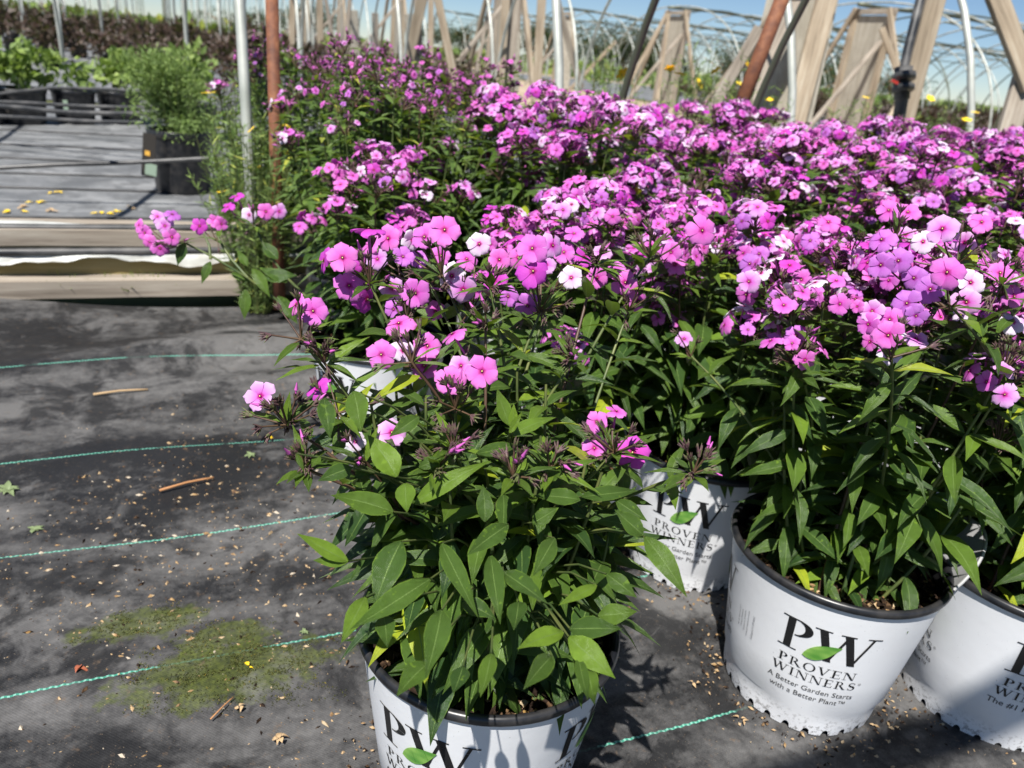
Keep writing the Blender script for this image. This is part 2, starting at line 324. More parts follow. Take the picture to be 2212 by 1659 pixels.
LT = np.array([0, .07, .18, .32, .48, .64, .79, .91, 1.0]); LW = np.array([.10, .40, .76, .98, .97, .74, .42, .17, .0])
LS = np.array([-1, -.5, 0, .5, 1.0])
LF = [(i * 5 + j, i * 5 + j + 1, (i + 1) * 5 + j + 1, (i + 1) * 5 + j) for i in range(8) for j in range(4)]
LUV = np.array([((s + 1) / 2, t) for t in LT for s in LS])
def leaf(mb, base, d, nrm, L, W, bend=0.25, fold=0.22, rnd=0.3, rng=random, mi=0, curl=0.0):
    d = np.array(d, float); d /= np.linalg.norm(d); nrm = np.array(nrm, float); nrm -= d * nrm.dot(d); nrm /= np.linalg.norm(nrm) + 1e-9
    side = np.cross(d, nrm); ph = rng.random() * 6.28; lat = rng.uniform(-.10, .10)
    t = LT[:, None]; s = LS[None, :]
    cen = np.array(base) + (LT * L)[:, None] * d - (bend * LT ** 2 * L)[:, None] * nrm + (lat * LT ** 2 * L)[:, None] * side
    wv = LW * W / 2
    rip = np.sin(t * 11 + ph) * np.abs(s) ** 2 * 0.10 * wv[:, None] + np.sin(t * 23 + ph * 2) * s * 0.04 * wv[:, None]
    V = cen[:, None, :] + (s * wv[:, None])[..., None] * side + (np.abs(s) * fold * wv[:, None] * (1 - curl * t) + rip)[..., None] * nrm
    mb.add(V.reshape(-1, 3), LF, LUV, rnd, mi)
SLUV = np.array([(0.5, 0), (0, .4), (0.5, .5), (1, .4), (0.5, 1)])
def small_leaf(mb, base, d, nrm, L, W, rnd, mi=0):
    d = np.array(d, float); nrm = np.array(nrm, float); side = np.cross(d, nrm); side /= np.linalg.norm(side) + 1e-9; n2 = np.cross(side, d)
    b = np.array(base); v = [b, b + d * L * .4 - side * W / 2 + n2 * W * .12, b + d * L * .5, b + d * L * .4 + side * W / 2 + n2 * W * .12, b + d * L - n2 * L * .15]
    mb.add(v, [(0, 2, 1), (0, 3, 2), (1, 2, 4), (2, 3, 4)], SLUV, rnd, mi)
def rvec(rng):
    while True:
        v = np.array([rng.uniform(-1, 1) for _ in range(3)]); q = v.dot(v)
        if 0.01 < q < 1: return v / math.sqrt(q)
def cloud(mb, c, rads, n, L, W, rng, shell=0.45, up=0.3, light=0.5, lumps=9):
    """leaf-sized faces spread through an uneven crown"""
    c = np.array(c); rads = np.array(rads)
    lp = [(rvec(rng) * rng.uniform(.25, .8), rng.uniform(.35, .6)) for _ in range(lumps)]
    for _ in range(n):
        q, rr = rng.choice(lp); p = q + rvec(rng) * rr * (rng.random() ** shell)
        if p[2] < -0.95: continue
        d = rvec(rng) + p * 0.9 + np.array([0, 0, up]); d /= np.linalg.norm(d)
        nr = rvec(rng) + np.array([0, 0, .8]); small_leaf(mb, c + p * rads, d, nr, L * rng.uniform(.6, 1.3), W * rng.uniform(.7, 1.2), min(1, max(0, light * rng.uniform(.2, 1.7))))

# ------------------------------------------------------------------ setting: ground, fabric, road
def plane(name, pts, m, z, kind='structure', label=None, cat=None):
    mb = MB(); mb.add([(p[0], p[1], z) for p in pts], [tuple(range(len(pts)))]); o = mb.build(name, m, smooth=False); tag(o, label, cat, kind=kind); return o
plane('ground', [(-900, -50), (900, -50), (900, 1500), (-900, 1500)], M['earth'], -0.012)
def un_sheet(name, u0, u1, n0, n1, m, z):
    mb = MB(); mb.add([(u0, n0, 0), (u1, n0, 0), (u1, n1, 0), (u0, n1, 0)], [(0, 1, 2, 3)])
    return tag(mb.build(name, m, loc=(0, 0, z), rot=(0, 0, BROT), smooth=False), kind='structure')
un_sheet('sand_road', 5.2, 11.4, 3.0, 140, M['sand'], -0.008)
un_sheet('sand_path', -16, 60, 36.0, 40.0, M['sand'], -0.006)
def fab_h(u, n):
    h = 0.0035 * math.sin(u * 9 + 2 * math.sin(n * 4)) * math.sin(n * 7 + u) + 0.002 * math.sin(n * 31 + 3 * math.sin(u * 3))
    if n > 1.72 and u < 0.75:
        h += 0.040 * math.exp(-((n - 2.02 - 0.03 * math.sin(u * 4)) / 0.10) ** 2) * (0.65 + 0.35 * math.sin(u * 3.1 + 1))
        h += 0.028 * math.exp(-((n - 1.80 + 0.05 * (u - .2)) / 0.06) ** 2) / (1 + math.exp(-(u - 0.02) * 14))
        h += 0.050 * max(0, (n - 2.18) / 0.2) * (1 - 1 / (1 + math.exp(-(u + 0.32) * 9)))
    return h
mb = MB(); us = np.linspace(-3.2, 4.6, 261); ns = np.linspace(-1.4, 2.41, 191)
V = [(u, n, fab_h(u, n)) for n in ns for u in us]; W_ = len(us)
mb.add(V, [(j * W_ + i, j * W_ + i + 1, (j + 1) * W_ + i + 1, (j + 1) * W_ + i) for j in range(len(ns) - 1) for i in range(W_ - 1)])
tag(mb.build('ground_fabric', M['fabric'], loc=(0, 0, 0.0), rot=(0, 0, BROT)), kind='structure')
# faded fabric of the next bed, with lapped seams
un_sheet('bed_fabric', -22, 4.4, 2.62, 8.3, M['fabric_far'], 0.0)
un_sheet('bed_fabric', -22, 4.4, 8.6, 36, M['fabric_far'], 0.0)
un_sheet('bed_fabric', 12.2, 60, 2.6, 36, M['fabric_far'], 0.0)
mb = MB(); rng = random.Random(5)
for n0 in (3.05, 3.62, 4.25, 4.62, 5.1, 5.6, 6.3):
    pts = [UN(u, n0 + 0.02 * math.sin(u * 1.3 + n0 * 7), 0.006) for u in np.linspace(-7, 1.5, 50)]; tube(mb, pts, 0.005, sides=5)
tag(mb.build('fabric_seams', M['poly']), kind='structure')

# ------------------------------------------------------------------ low timber side wall of the hoop house
wl = thing('low_side_wall', 'low timber side wall with torn white film and black pipe along its top', 'wall', tuple(UN(0, 2.5)), BROT)
def wall_beam(name, n, z, w, t, m, u0=-4.2, u1=4.3):
    mb = MB(); seg = 60; V = []; rr = random.Random(int(n * 1000 + z * 100))
    for i in range(seg + 1):
        u = u0 + (u1 - u0) * i / seg; dz = 0.006 * math.sin(u * 1.7 + n) + rr.uniform(-.001, .001)
        for (p, q) in ((-w/2, -t/2), (w/2, -t/2), (w/2, t/2), (-w/2, t/2)): V.append((u, n - 2.5 + p, z + q + dz))
    F = [(i * 4 + k_, (i + 1) * 4 + k_, (i + 1) * 4 + (k_ + 1) % 4, i * 4 + (k_ + 1) % 4) for i in range(seg) for k_ in range(4)]
    mb.add(V, F + [(0, 1, 2, 3), (seg * 4 + 3, seg * 4 + 2, seg * 4 + 1, seg * 4)]); return mb.build(name, m, wl, smooth=False)
wall_beam('bottom_plank', 2.450, 0.058, 0.075, 0.050, M['wood_grey'])
wall_beam('lower_board', 2.500, 0.093, 0.035, 0.155, M['wood_olive'])
wall_beam('upper_board', 2.50, 0.192, 0.055, 0.045, M['wood_grey'])
wall_beam('top_rail', 2.57, 0.208, 0.05, 0.025, M['wood_grey'])
mb = MB(); rr = random.Random(3); V = []; N_ = 240
for i in range(N_ + 1):
    u = -3.6 + i * 4.25 / N_; hang = 0.021 + 0.008 * math.sin(u * 5.1) + 0.007 * math.sin(u * 13 + 1) + 0.004 * math.sin(u * 37) + 0.002 * math.sin(u * 83) + (0.018 if -1.25 < u < -0.55 else 0)
    if u > 0.05: hang *= max(0.0, 1 - (u - 0.05) * 3)
    for z, dn in ((0.156, -0.026), (0.153, -0.036), (0.150 - hang * .5, -0.038 - .004 * math.sin(u * 21)), (0.150 - hang, -0.046 - .007 * math.sin(u * 17 + 1))): V.append((u, dn, z))
mb.add(V, [(i * 4 + k_, (i + 1) * 4 + k_, (i + 1) * 4 + k_ + 1, i * 4 + k_ + 1) for i in range(N_) for k_ in range(3)]); mb.build('film_skirt', M['film'], wl)
mb = MB(); V = []
for i in range(N_ + 1):
    u = -3.6 + i * 3.4 / N_
    for kq, dn in enumerate((0.0, 0.03, 0.06, 0.10)): V.append((u, dn + 0.006 * math.sin(u * 9), 0.2195 + 0.004 * math.sin(u * 14 + kq) + 0.010 * (kq == 1)))
mb.add(V, [(i * 4 + k_, (i + 1) * 4 + k_, (i + 1) * 4 + k_ + 1, i * 4 + k_ + 1) for i in range(N_) for k_ in range(3)]); mb.build('film_top', M['film'], wl)
mb = MB(); tube(mb, [(u, -0.002, 0.2235 + 0.003 * math.sin(u * 4)) for u in np.linspace(-4, 4.2, 80)], 0.011, sides=8); mb.build('top_pipe', M['poly'], wl)
mb = MB(); tube(mb, [(u, -0.026 + .003 * math.sin(u * 2), 0.160 + 0.003 * math.sin(u * 3)) for u in np.linspace(-4, 4.2, 80)], 0.013, sides=8); mb.build('lower_pipe', M['poly'], wl)
# short grey stake leaning on the wall
st = thing('pipe_stake', 'short grey pipe stake leaning against the low wall under the film', 'stake', tuple(G(130, 605)))
mb = MB(); a, b = P(75, 535, 2.28), P(124, 598, 2.26); tube(mb, [a, (a + b) / 2, b], 0.016, 0.019, 10, cap=True)
o = mb.build('stake_pipe', M['steel_dark'], st); o.matrix_local = st.matrix_world.inverted() if False else Matrix.Translation(-Vector(st.location))
# weeds growing at the foot of the wall
rng = random.Random(8)
for (px, py, w_, h_, lab) in ((155, 600, .10, .07, 'straggly dry weed beside the leaning grey stake'), (260, 595, .12, .06, 'small green weed at the foot of the low wall, left one'), (325, 590, .13, .07, 'small green weed at the foot of the low wall, right one')):
    mb = MB(); c_ = G(px, 640) ; un = un_of(c_); c_ = UN(un[0], 2.46, 0.05)
    for _ in range(70):
        d = rvec(rng); d[2] = abs(d[2]) + .4; d /= np.linalg.norm(d); L_ = rng.uniform(.02, h_)
        small_leaf(mb, (rng.uniform(-w_, w_) * .5 * CU, rng.uniform(-w_, w_) * .5 * SU, 0), d, rvec(rng), L_, .005, rng.random())
    tag(mb.build('wall_weed', M['leaf_lime'], loc=tuple(c_)), lab, 'weed', 'weeds along the low wall')

# ------------------------------------------------------------------ lettering for the pots
class Glyphs:
    """serif capitals drawn as thick and thin strokes; polygons in (x, y) units of cap height"""
    def __init__(s): s.polys = []
    def quad(s, a, b, c, d, n=6):
        for i in range(n):
            t0, t1 = i / n, (i + 1) / n
            L = lambda p, q, t: (p[0] + (q[0] - p[0]) * t, p[1] + (q[1] - p[1]) * t)
            s.polys.append([L(a, b, t0), L(a, b, t1), L(d, c, t1), L(d, c, t0)])
    def vst(s, x0, x1, y0=0.0, y1=1.0): s.quad((x0, y0), (x0, y1), (x1, y1), (x1, y0), 4)
    def ser(s, x0, x1, y, t=0.035): s.quad((x0, y), (x1, y), (x1, y + t), (x0, y + t), 4)
    def diag(s, xb, yb, xt, yt, w): s.quad((xb - w / 2, yb), (xt - w / 2, yt), (xt + w / 2, yt), (xb + w / 2, yb), 10)
    def ring(s, cx, cy, rx, ry, ix, iy, a0, a1, icx=None, n=20):
        icx = cx if icx is None else icx
        for i in range(n):
            t0, t1 = a0 + (a1 - a0) * i / n, a0 + (a1 - a0) * (i + 1) / n
            s.polys.append([(cx + rx * math.cos(t0), cy + ry * math.sin(t0)), (cx + rx * math.cos(t1), cy + ry * math.sin(t1)), (icx + ix * math.cos(t1), cy + iy * math.sin(t1)), (icx + ix * math.cos(t0), cy + iy * math.sin(t0))])
def glyph(ch):
    g = Glyphs(); w = 0.8
    if ch == 'P': g.vst(.14, .31); g.ser(.02, .45, 0); g.ser(.02, .36, .965); g.ring(.34, .735, .36, .265, .19, .228, -PI / 2, PI / 2); w = .76
    elif ch == 'R': g.vst(.14, .28); g.ser(.02, .42, 0); g.ser(.02, .36, .965); g.ring(.34, .75, .30, .25, .17, .212, -PI / 2, PI / 2); g.quad((.34, .52), (.72, 0), (.90, 0), (.50, .52), 6); g.ser(.68, .96, 0); w = .94
    elif ch == 'O': g.ring(.47, .5, .44, .52, .30, .475, 0, 2 * PI, n=36); w = .94
    elif ch == 'V': g.diag(.47, 0, .17, 1, .15); g.diag(.47, 0, .78, 1, .06); g.ser(.0, .36, .965); g.ser(.62, .94, .965); w = .94
    elif ch == 'W': g.diag(.40, 0, .15, 1, .17); g.diag(.40, 0, .68, .97, .06); g.diag(.92, 0, .66, 1, .17); g.diag(.92, 0, 1.20, 1, .06); g.ser(-.02, .33, .965); g.ser(.50, .82, .965); g.ser(1.05, 1.36, .965); w = 1.34
    elif ch == 'E': g.vst(.12, .27); g.ser(.0, .68, 0, .045); g.ser(.0, .66, .955, .045); g.ser(.27, .54, .48, .04); g.vst(.64, .68, .045, .22); g.vst(.62, .66, .78, .955); g.vst(.52, .55, .40, .60); w = .74
    elif ch == 'N': g.vst(.13, .18); g.diag(.80, 0, .18, 1, .17); g.vst(.80, .85); g.ser(.0, .32, 0); g.ser(-.02, .20, .965); g.ser(.66, .98, .965); w = 1.0
    elif ch == 'I': g.vst(.14, .29); g.ser(.02, .41, 0); g.ser(.02, .41, .965); w = .44
    elif ch == 'S':
        pts = []
        for i in range(31):
            t = i / 30
            if t < .5: a = rad(35) + (t / .5) * rad(235); c_ = (.33, .75); rx, ry = .22, .225
            else: a = rad(90) - ((t - .5) / .5) * rad(245); c_ = (.33, .265); rx, ry = .25, .245
            pts.append((c_[0] + rx * math.cos(a), c_[1] + ry * math.sin(a)))
        for i in range(30):
            wd = .025 + .07 * math.exp(-((i - 15) / 6.5) ** 2); p, q = pts[i], pts[i + 1]; dx, dy = q[0] - p[0], q[1] - p[1]; l_ = math.hypot(dx, dy) + 1e-6; nx, ny = -dy / l_ * wd, dx / l_ * wd
            g.polys.append([(p[0] - nx, p[1] - ny), (q[0] - nx, q[1] - ny), (q[0] + nx, q[1] + ny), (p[0] + nx, p[1] + ny)])
        g.vst(.52, .55, .72, .96); g.vst(.09, .12, .04, .28); w = .68
    return g.polys, w
def serif_text(text, h, x0, y, wide=1.0, gap=0.10):
    out = []; x = 0
    for ch in text:
        if ch == ' ': x += .5; continue
        p, w = glyph(ch)
        for q in p: out.append([(x + a * wide, b) for a, b in q])
        x += w * wide + gap
    x -= gap; return [[(x0 + (a - x / 2) * h, y + b * h) for a, b in q] for q in out]
def sans_polys(text, h, x0, y, bold=0.0, align='CENTER', shear=0.0, rot=0.0):
    c = bpy.data.curves.new('txt', 'FONT'); c.body = text; c.size = h * 1.38; c.align_x = align; c.resolution_u = 3; c.offset = bold; c.shear = shear
    o = bpy.data.objects.new('txt', c); col.objects.link(o); bpy.context.view_layer.update()
    me = o.to_mesh(); vs = [v.co.copy() for v in me.vertices]; ps = [list(p.vertices) for p in me.polygons]
    cr, sr = math.cos(rot), math.sin(rot)
    out = [[(x0 + vs[i].x * cr - vs[i].y * sr, y + vs[i].x * sr + vs[i].y * cr) for i in p] for p in ps]
    o.to_mesh_clear(); bpy.data.objects.remove(o); bpy.data.curves.remove(c); return out
RT, RB, PH = 0.139, 0.108, 0.235
def pot_r(z): return RB + (RT - RB) * (z / PH) + (-0.0028 if z < 0.045 else 0)
def on_pot(polys, a0, off=0.0006, mb=None, mi=0):
    for i, q in enumerate(polys):
        V = []
        for x, y in q:
            r = pot_r(y) + off + 0.00004 * (i % 5); a = a0 + x / 0.125; V.append((r * math.cos(a), r * math.sin(a), y))
        mb.add(V, [tuple(range(len(V)))], mi=mi)
_LG = {}
def logo_mesh(kind):
    """PW / PROVEN WINNERS / tag line, bent onto the pot wall around angle 0"""
    if kind in _LG: return _LG[kind]
    mb = MB(); on_pot(serif_text('PW', 0.050, 0.002, 0.139, 1.10, -0.04), 0, mb=mb)
    on_pot(serif_text('PROVEN', 0.0135, 0, 0.114, 1.26, 0.12), 0, mb=mb); on_pot(serif_text('WINNERS', 0.0135, 0, 0.096, 1.20, 0.12), 0, mb=mb)
    on_pot(sans_polys('®', 0.004, 0.0585, 0.105), 0, mb=mb)
    if kind == 0:
        on_pot(sans_polys('A Better Garden Starts', 0.0088, 0, 0.079, 0.0), 0, mb=mb); on_pot(sans_polys('with a Better Plant™', 0.0088, 0, 0.065, 0.0), 0, mb=mb)
    else: on_pot(sans_polys('The #1 Plant Brand®', 0.0098, 0, 0.079, 0.0), 0, mb=mb)
    lf = MB(); pts = []
    n = 14
    for i in range(n):
        t0, t1 = i / n, (i + 1) / n
        def pt(t, s): 
            wd = 0.0105 * math.sin(PI * t ** 0.8) ; x = -0.022 + 0.041 * t; y = 0.1385 + 0.029 * t ** 1.15
            return (x - s * wd * 0.35, y + s * wd)
        pts.append([pt(t0, -1), pt(t1, -1), pt(t1, 1), pt(t0, 1)])
    on_pot(pts, 0, off=0.0013, mb=lf)
    _LG[kind] = (mb.mesh('lettering', M['ink'], False), lf.mesh('leaf_emblem', M['ink_green'], False)); return _LG[kind]
def small_print_mesh():
    mb = MB()
    for i, (t, h) in enumerate((('3.60 gal (11.30 liter)', .0036), ('www.provenwinners.com', .0030), ('Sycamore, IL 60178', .0030), ('Proven Winners', .0030), ('North America LLC', .0030))):
        on_pot(sans_polys(t, h, 0.012 - i * 0.0062 - (0.004 if i else 0), 0.13, 0.0, rot=PI / 2), 0, mb=mb)
    return mb.mesh('small_print', M['ink_grey'], False)

def pot_wall_mesh():
    mb = MB(); seg = 364; zs = [None, .022, .040, .050, .10, .16, .205, .226]; V = []
    for i in range(seg):
        a = 2 * PI * i / seg; ph_ = (a * 26 / (2 * PI)) % 1.0; xq = (ph_ - .5) / .21; nz = .0105 * math.sqrt(max(0, 1 - xq * xq))
        for z in zs:
            z = nz if z is None else z; r = pot_r(z); r += (.0012 * math.sin(a * 3 + 1) + .0009 * math.sin(a * 7 + z * 50)) * (z < .045); V.append((r * math.cos(a), r * math.sin(a), z))
    m = len(zs); F = [(i * m + j, ((i + 1) % seg) * m + j, ((i + 1) % seg) * m + j + 1, i * m + j + 1) for i in range(seg) for j in range(m - 1)]
    mb.add(V, F)
    lathe(mb, [(pot_r(.226), .226), (RT - .004, .226), (RT - .005, .20), (RB - .014, .004), (0.0001, .004)], 64, 1)   # black lining and floor
    return mb.mesh('pot', [M['pot_white'], M['pot_black']])
def rim_mesh():
    mb = MB(); lathe(mb, [(RT - .006, .222), (RT + .0005, .2265), (RT + .003, .228), (RT + .0042, .231), (RT + .0038, .235), (RT + .0015, .2375), (RT - .0015, .238), (RT - .004, .236), (RT - .005, .228), (RT - .008, .19)], 96)
    return mb.mesh('rim', M['pot_black'])
def soil_mesh(seed=0):
    mb = MB(); rr = random.Random(seed); V = [(0, 0, .205)]; seg = 36; rings = 6
    for j in range(1, rings + 1):
        for i in range(seg):
            a = 2 * PI * i / seg; r = (RT - .0065) * j / rings; V.append((r * math.cos(a), r * math.sin(a), .203 + rr.uniform(-.004, .004)))
    F = [(0, 1 + i, 1 + (i + 1) % seg) for i in range(seg)]
    F += [(1 + (j - 1) * seg + i, 1 + j * seg + i, 1 + j * seg + (i + 1) % seg, 1 + (j - 1) * seg + (i + 1) % seg) for j in range(1, rings) for i in range(seg)]
    mb.add(V, F)
    for _ in range(420):
        r = (RT - .012) * math.sqrt(rr.random()); a = rr.random() * 6.28; c = np.array([r * math.cos(a), r * math.sin(a), .205 + rr.uniform(-.001, .004)])
        d = rvec(rr); s_ = rr.uniform(.002, .007); box(mb, c, (s_ * 1.6, s_, s_ * .5), Matrix.Rotation(rr.random() * 6, 3, Vector(d)), mi=1 if rr.random() < .38 else 0)
    return mb.mesh('soil', [M['soil'], M['chips']], False)
M['chips'] = mat('bark_chips', (0.40, 0.26, 0.12), 0.85)
k = NB(M['chips']); k.l(k.ramp(k.noise(k.obj(), 70, 2), [(0.35, (0.10, 0.055, 0.03)), (0.5, (0.34, 0.21, 0.09)), (0.66, (0.52, 0.40, 0.25))]), k.b.inputs['Base Color'])
POTM, RIMM = pot_wall_mesh(), rim_mesh(); SOILM = soil_mesh(1); SMALLP = small_print_mesh()
def add_pot(t, ang, logos=True, pattern=(0, 1, 0, 1), small=None, tilt=(0, 0)):
    p = link('pot', POTM, t, rot=(0, 0, ang)); link('rim', RIMM, p)
    if logos:
        for q in range(4):
            a, b = logo_mesh(pattern[q]); link('lettering', a, p, rot=(0, 0, q * PI / 2)); link('leaf_emblem', b, p, rot=(0, 0, q * PI / 2))
        if small is not None: link('small_print', SMALLP, p, rot=(0, 0, small))
    link('soil', SOILM, t, rot=(0, 0, ang)); return p

# ------------------------------------------------------------------ phlox flowers and heads
def flower_mesh(kind, seed, R=0.0148, cup=0.0, star=False):
    rr = random.Random(seed); mb = MB()
    for p in range(5):
        a = p * 2 * PI / 5 + rr.uniform(-.07, .07); lift = cup + rr.uniform(-.20, .20); Rp = R * rr.uniform(.90, 1.08); wid = R * (0.40 if star else rr.uniform(0.405, 0.455)); tw = rr.uniform(.05, .22)
        T = [0.0, .10, .24, .42, .62, .80, .93, 1.0]; Wd = [.14, .26, .50, .76, .97, .98, .68, .18] if not star else [.10, .18, .45, .82, .95, .7, .35, .02]
        V = []; UVs = []
        for t, w_ in zip(T, Wd):
            for s in (-1, -.5, 0, .5, 1):
                x = Rp * (0.06 + .94 * t) - (0.12 * R * abs(s) ** 2 * t ** 3); y = s * w_ * wid
                z = lift * R * t ** 1.3 + 0.09 * R * s * tw * 6 * t - 0.14 * R * t ** 4 + 0.045 * R * math.cos(s * PI) * t + p * 0.00018
                V.append((x * math.cos(a) - y * math.sin(a), x * math.sin(a) + y * math.cos(a), z)); UVs.append(((s + 1) / 2, t))
        mb.add(V, [(i * 5 + j, i * 5 + j + 1, (i + 1) * 5 + j + 1, (i + 1) * 5 + j) for i in range(7) for j in range(4)], UVs, rr.random())
    n = 8; V = [(0.0013 * math.cos(6.283 * i / n), 0.0013 * math.sin(6.283 * i / n), 0.0013) for i in range(n)]; mb.add(V + [(0, 0, -.001)], [(i, (i + 1) % n, n) for i in range(n)], mi=1)
    V = [(0.0006 * math.cos(6.283 * i / 5), 0.0006 * math.sin(6.283 * i / 5), 0.0016) for i in range(5)]; mb.add(V + [(0, 0, .0020)], [(i, (i + 1) % 5, 5) for i in range(5)], mi=2)
    tube(mb, [(0, 0, 0), (0.0005, 0, -.008), (0.001, .0005, -.017), (0.0015, .001, -.024)], 0.0016, 0.0012, 6, mi=3)
    return mb.mesh('flower', [PET[kind], M['eye'], M['anther'], M['tube']])
FL = {kd: [flower_mesh(kd, i * 7 + sd, cup=cu, R=R_, star=(kd != 'white' and i == 3)) for i, (cu, R_) in enumerate(((0.02, .0148), (0.16, .0142), (-.12, .0150), (0.10, .0132)))] for sd, kd in enumerate(('pink', 'pale', 'white', 'deep', 'violet'))}
def pick_kind(rr, wts=(('pink', .50), ('pale', .22), ('white', .07), ('deep', .15), ('violet', .06))):
    x = rr.random()
    for kd, q in wts:
        if x < q: return kd
        x -= q
    return 'pink'
def spike(mb, base, d, L, r, mi):
    """slender pointed bud or sepal cone"""
    b = Vector(base); d = Vector(d).normalized(); tube(mb, [b, b + d * L * .45, b + d * L * .8, b + d * L], r * .7, r * .1, 5, mi=mi)
def calyx(mb, base, d, rr, bud=0.0, sc=1.0):
    d = Vector(d).normalized(); b = Vector(base); ref = Vector((0, 0, 1)) if abs(d.z) < .9 else Vector((1, 0, 0)); x = d.cross(ref).normalized(); y = d.cross(x)
    tube(mb, [b, b + d * .003, b + d * .006], .0013, .0022, 5, mi=0)
    for k_ in range(3):
        a = k_ * PI * 2 / 3 + rr.random(); q = b + d * .004 + (x * math.cos(a) + y * math.sin(a)) * .0012; spike(mb, q, d + (x * math.cos(a) + y * math.sin(a)) * rr.uniform(.05, .35), rr.uniform(.0055, .0085), .00155, 0)
    if bud > 0: 
        q = b + d * .007; tube(mb, [q, q + d * bud * .55, q + d * bud * .8, q + d * bud], .0009, .0004, 5, mi=1); 
        tube(mb, [q + d * bud * .4, q + d * bud * .6, q + d * bud * .9, q + d * (bud + .002)], .0018, .0005, 5, mi=1)
HEAD_MATS = [M['calyx'], M['bud'], M['stem_red'], M['leaf']]
def head_mesh(seed, radius=.036, nb=16, nbud=6, bracts=4, targets=()):
    """branching stalks with sepals and buds; targets are flower bases to join with a stalk"""
    rr = random.Random(seed); mb = MB()
    for t in targets: 
        tt = Vector(t); tube(mb, [Vector((0, 0, -.012)), tt * .5 + Vector((0, 0, -.005)), tt], .0011, .0008, 4, mi=2); calyx(mb, tt - tt.normalized() * .004, tt, rr)
    for i in range(nb):
        th = math.acos(1 - rr.random() * 1.02); a = rr.random() * 6.283; d = Vector((math.sin(th) * math.cos(a), math.sin(th) * math.sin(a), math.cos(th) * .9 + .15)).normalized()
        e = d * radius * rr.uniform(.38, .85); tube(mb, [Vector((0, 0, -.014)), e * .5 + Vector((0, 0, -.005)), e], .0010, .0007, 4, mi=2)
        for _ in range(3):
            calyx(mb, e, d + Vector(rvec(rr)) * .55, rr, rr.uniform(.005, .011) if i < nbud and _ == 0 else 0.0)
    for i in range(bracts):
        a = i * 6.283 / max(1, bracts) + rr.random(); d = (math.cos(a), math.sin(a), rr.uniform(.0, .5)); leaf(mb, (0, 0, -.014 - rr.uniform(0, .02)), d, (0, 0, 1), rr.uniform(.028, .045), .010, .25, .3, rr.uniform(.3, .8), rr, mi=3)
    return mb.mesh('flower_head', HEAD_MATS)
def dome(rr, n, radius, spread=1.25):
    out = []
    tries = 0
    while len(out) < n and tries < 400:
        tries += 1; th = spread * math.sqrt(rr.random()); a = rr.random() * 6.283
        d = Vector((math.sin(th) * math.cos(a), math.sin(th) * math.sin(a), math.cos(th)))
        if all(d.angle(q) > .52 - tries * .0008 for q in out): out.append(d)
    return out
class HeadKit:
    def __init__(s, seed, n, radius, nb, nbud, small=False, wts=None):
        rr = random.Random(seed); s.fl = []; tg = []
        for d in dome(rr, n, radius):
            c = d * radius * rr.uniform(.9, 1.1); c.z *= .75; nrm = (d + Vector(rvec(rr)) * .48 + Vector((0, -.05, .20))).normalized(); tg.append(c - nrm * .024)
            s.fl.append((c, nrm, rr.random() * 6.28, rr.uniform(.52, .72) if small else rr.uniform(.80, 1.08), pick_kind(rr, wts) if wts else pick_kind(rr)))
        s.mesh = head_mesh(seed + 1, radius, nb, nbud, targets=tg); s.seed = seed
    def place(s, parent, loc, axis, rz, rr):
        q = Vector(axis).to_track_quat('Z', 'Y') @ Matrix.Rotation(rz, 4, 'Z').to_quaternion()
        h = link('flower_head', s.mesh, parent, tuple(loc)); h.rotation_euler = q.to_euler()
        for c, nrm, spin, sc, kd in s.fl:
            f = link('flower', rr.choice(FL[kd if rr.random() < .7 else pick_kind(rr)]), h, tuple(c)); f.rotation_euler = (nrm.to_track_quat('Z', 'Y') @ Matrix.Rotation(spin, 4, 'Z').to_quaternion()).to_euler(); f.scale = (sc,) * 3
        return h
FULL = [HeadKit(100 + i, 10, .041, 4, 2) for i in range(4)]
HALF = [HeadKit(200 + i, 5, .034, 10, 4) for i in range(3)]
BUDS = [HeadKit(300 + i, 0, .028, 13, 5) for i in range(3)]
SPARSE = [HeadKit(400 + i, 3, .036, 9, 6, small=True, wts=(('violet', .45), ('pink', .55))) for i in range(4)]

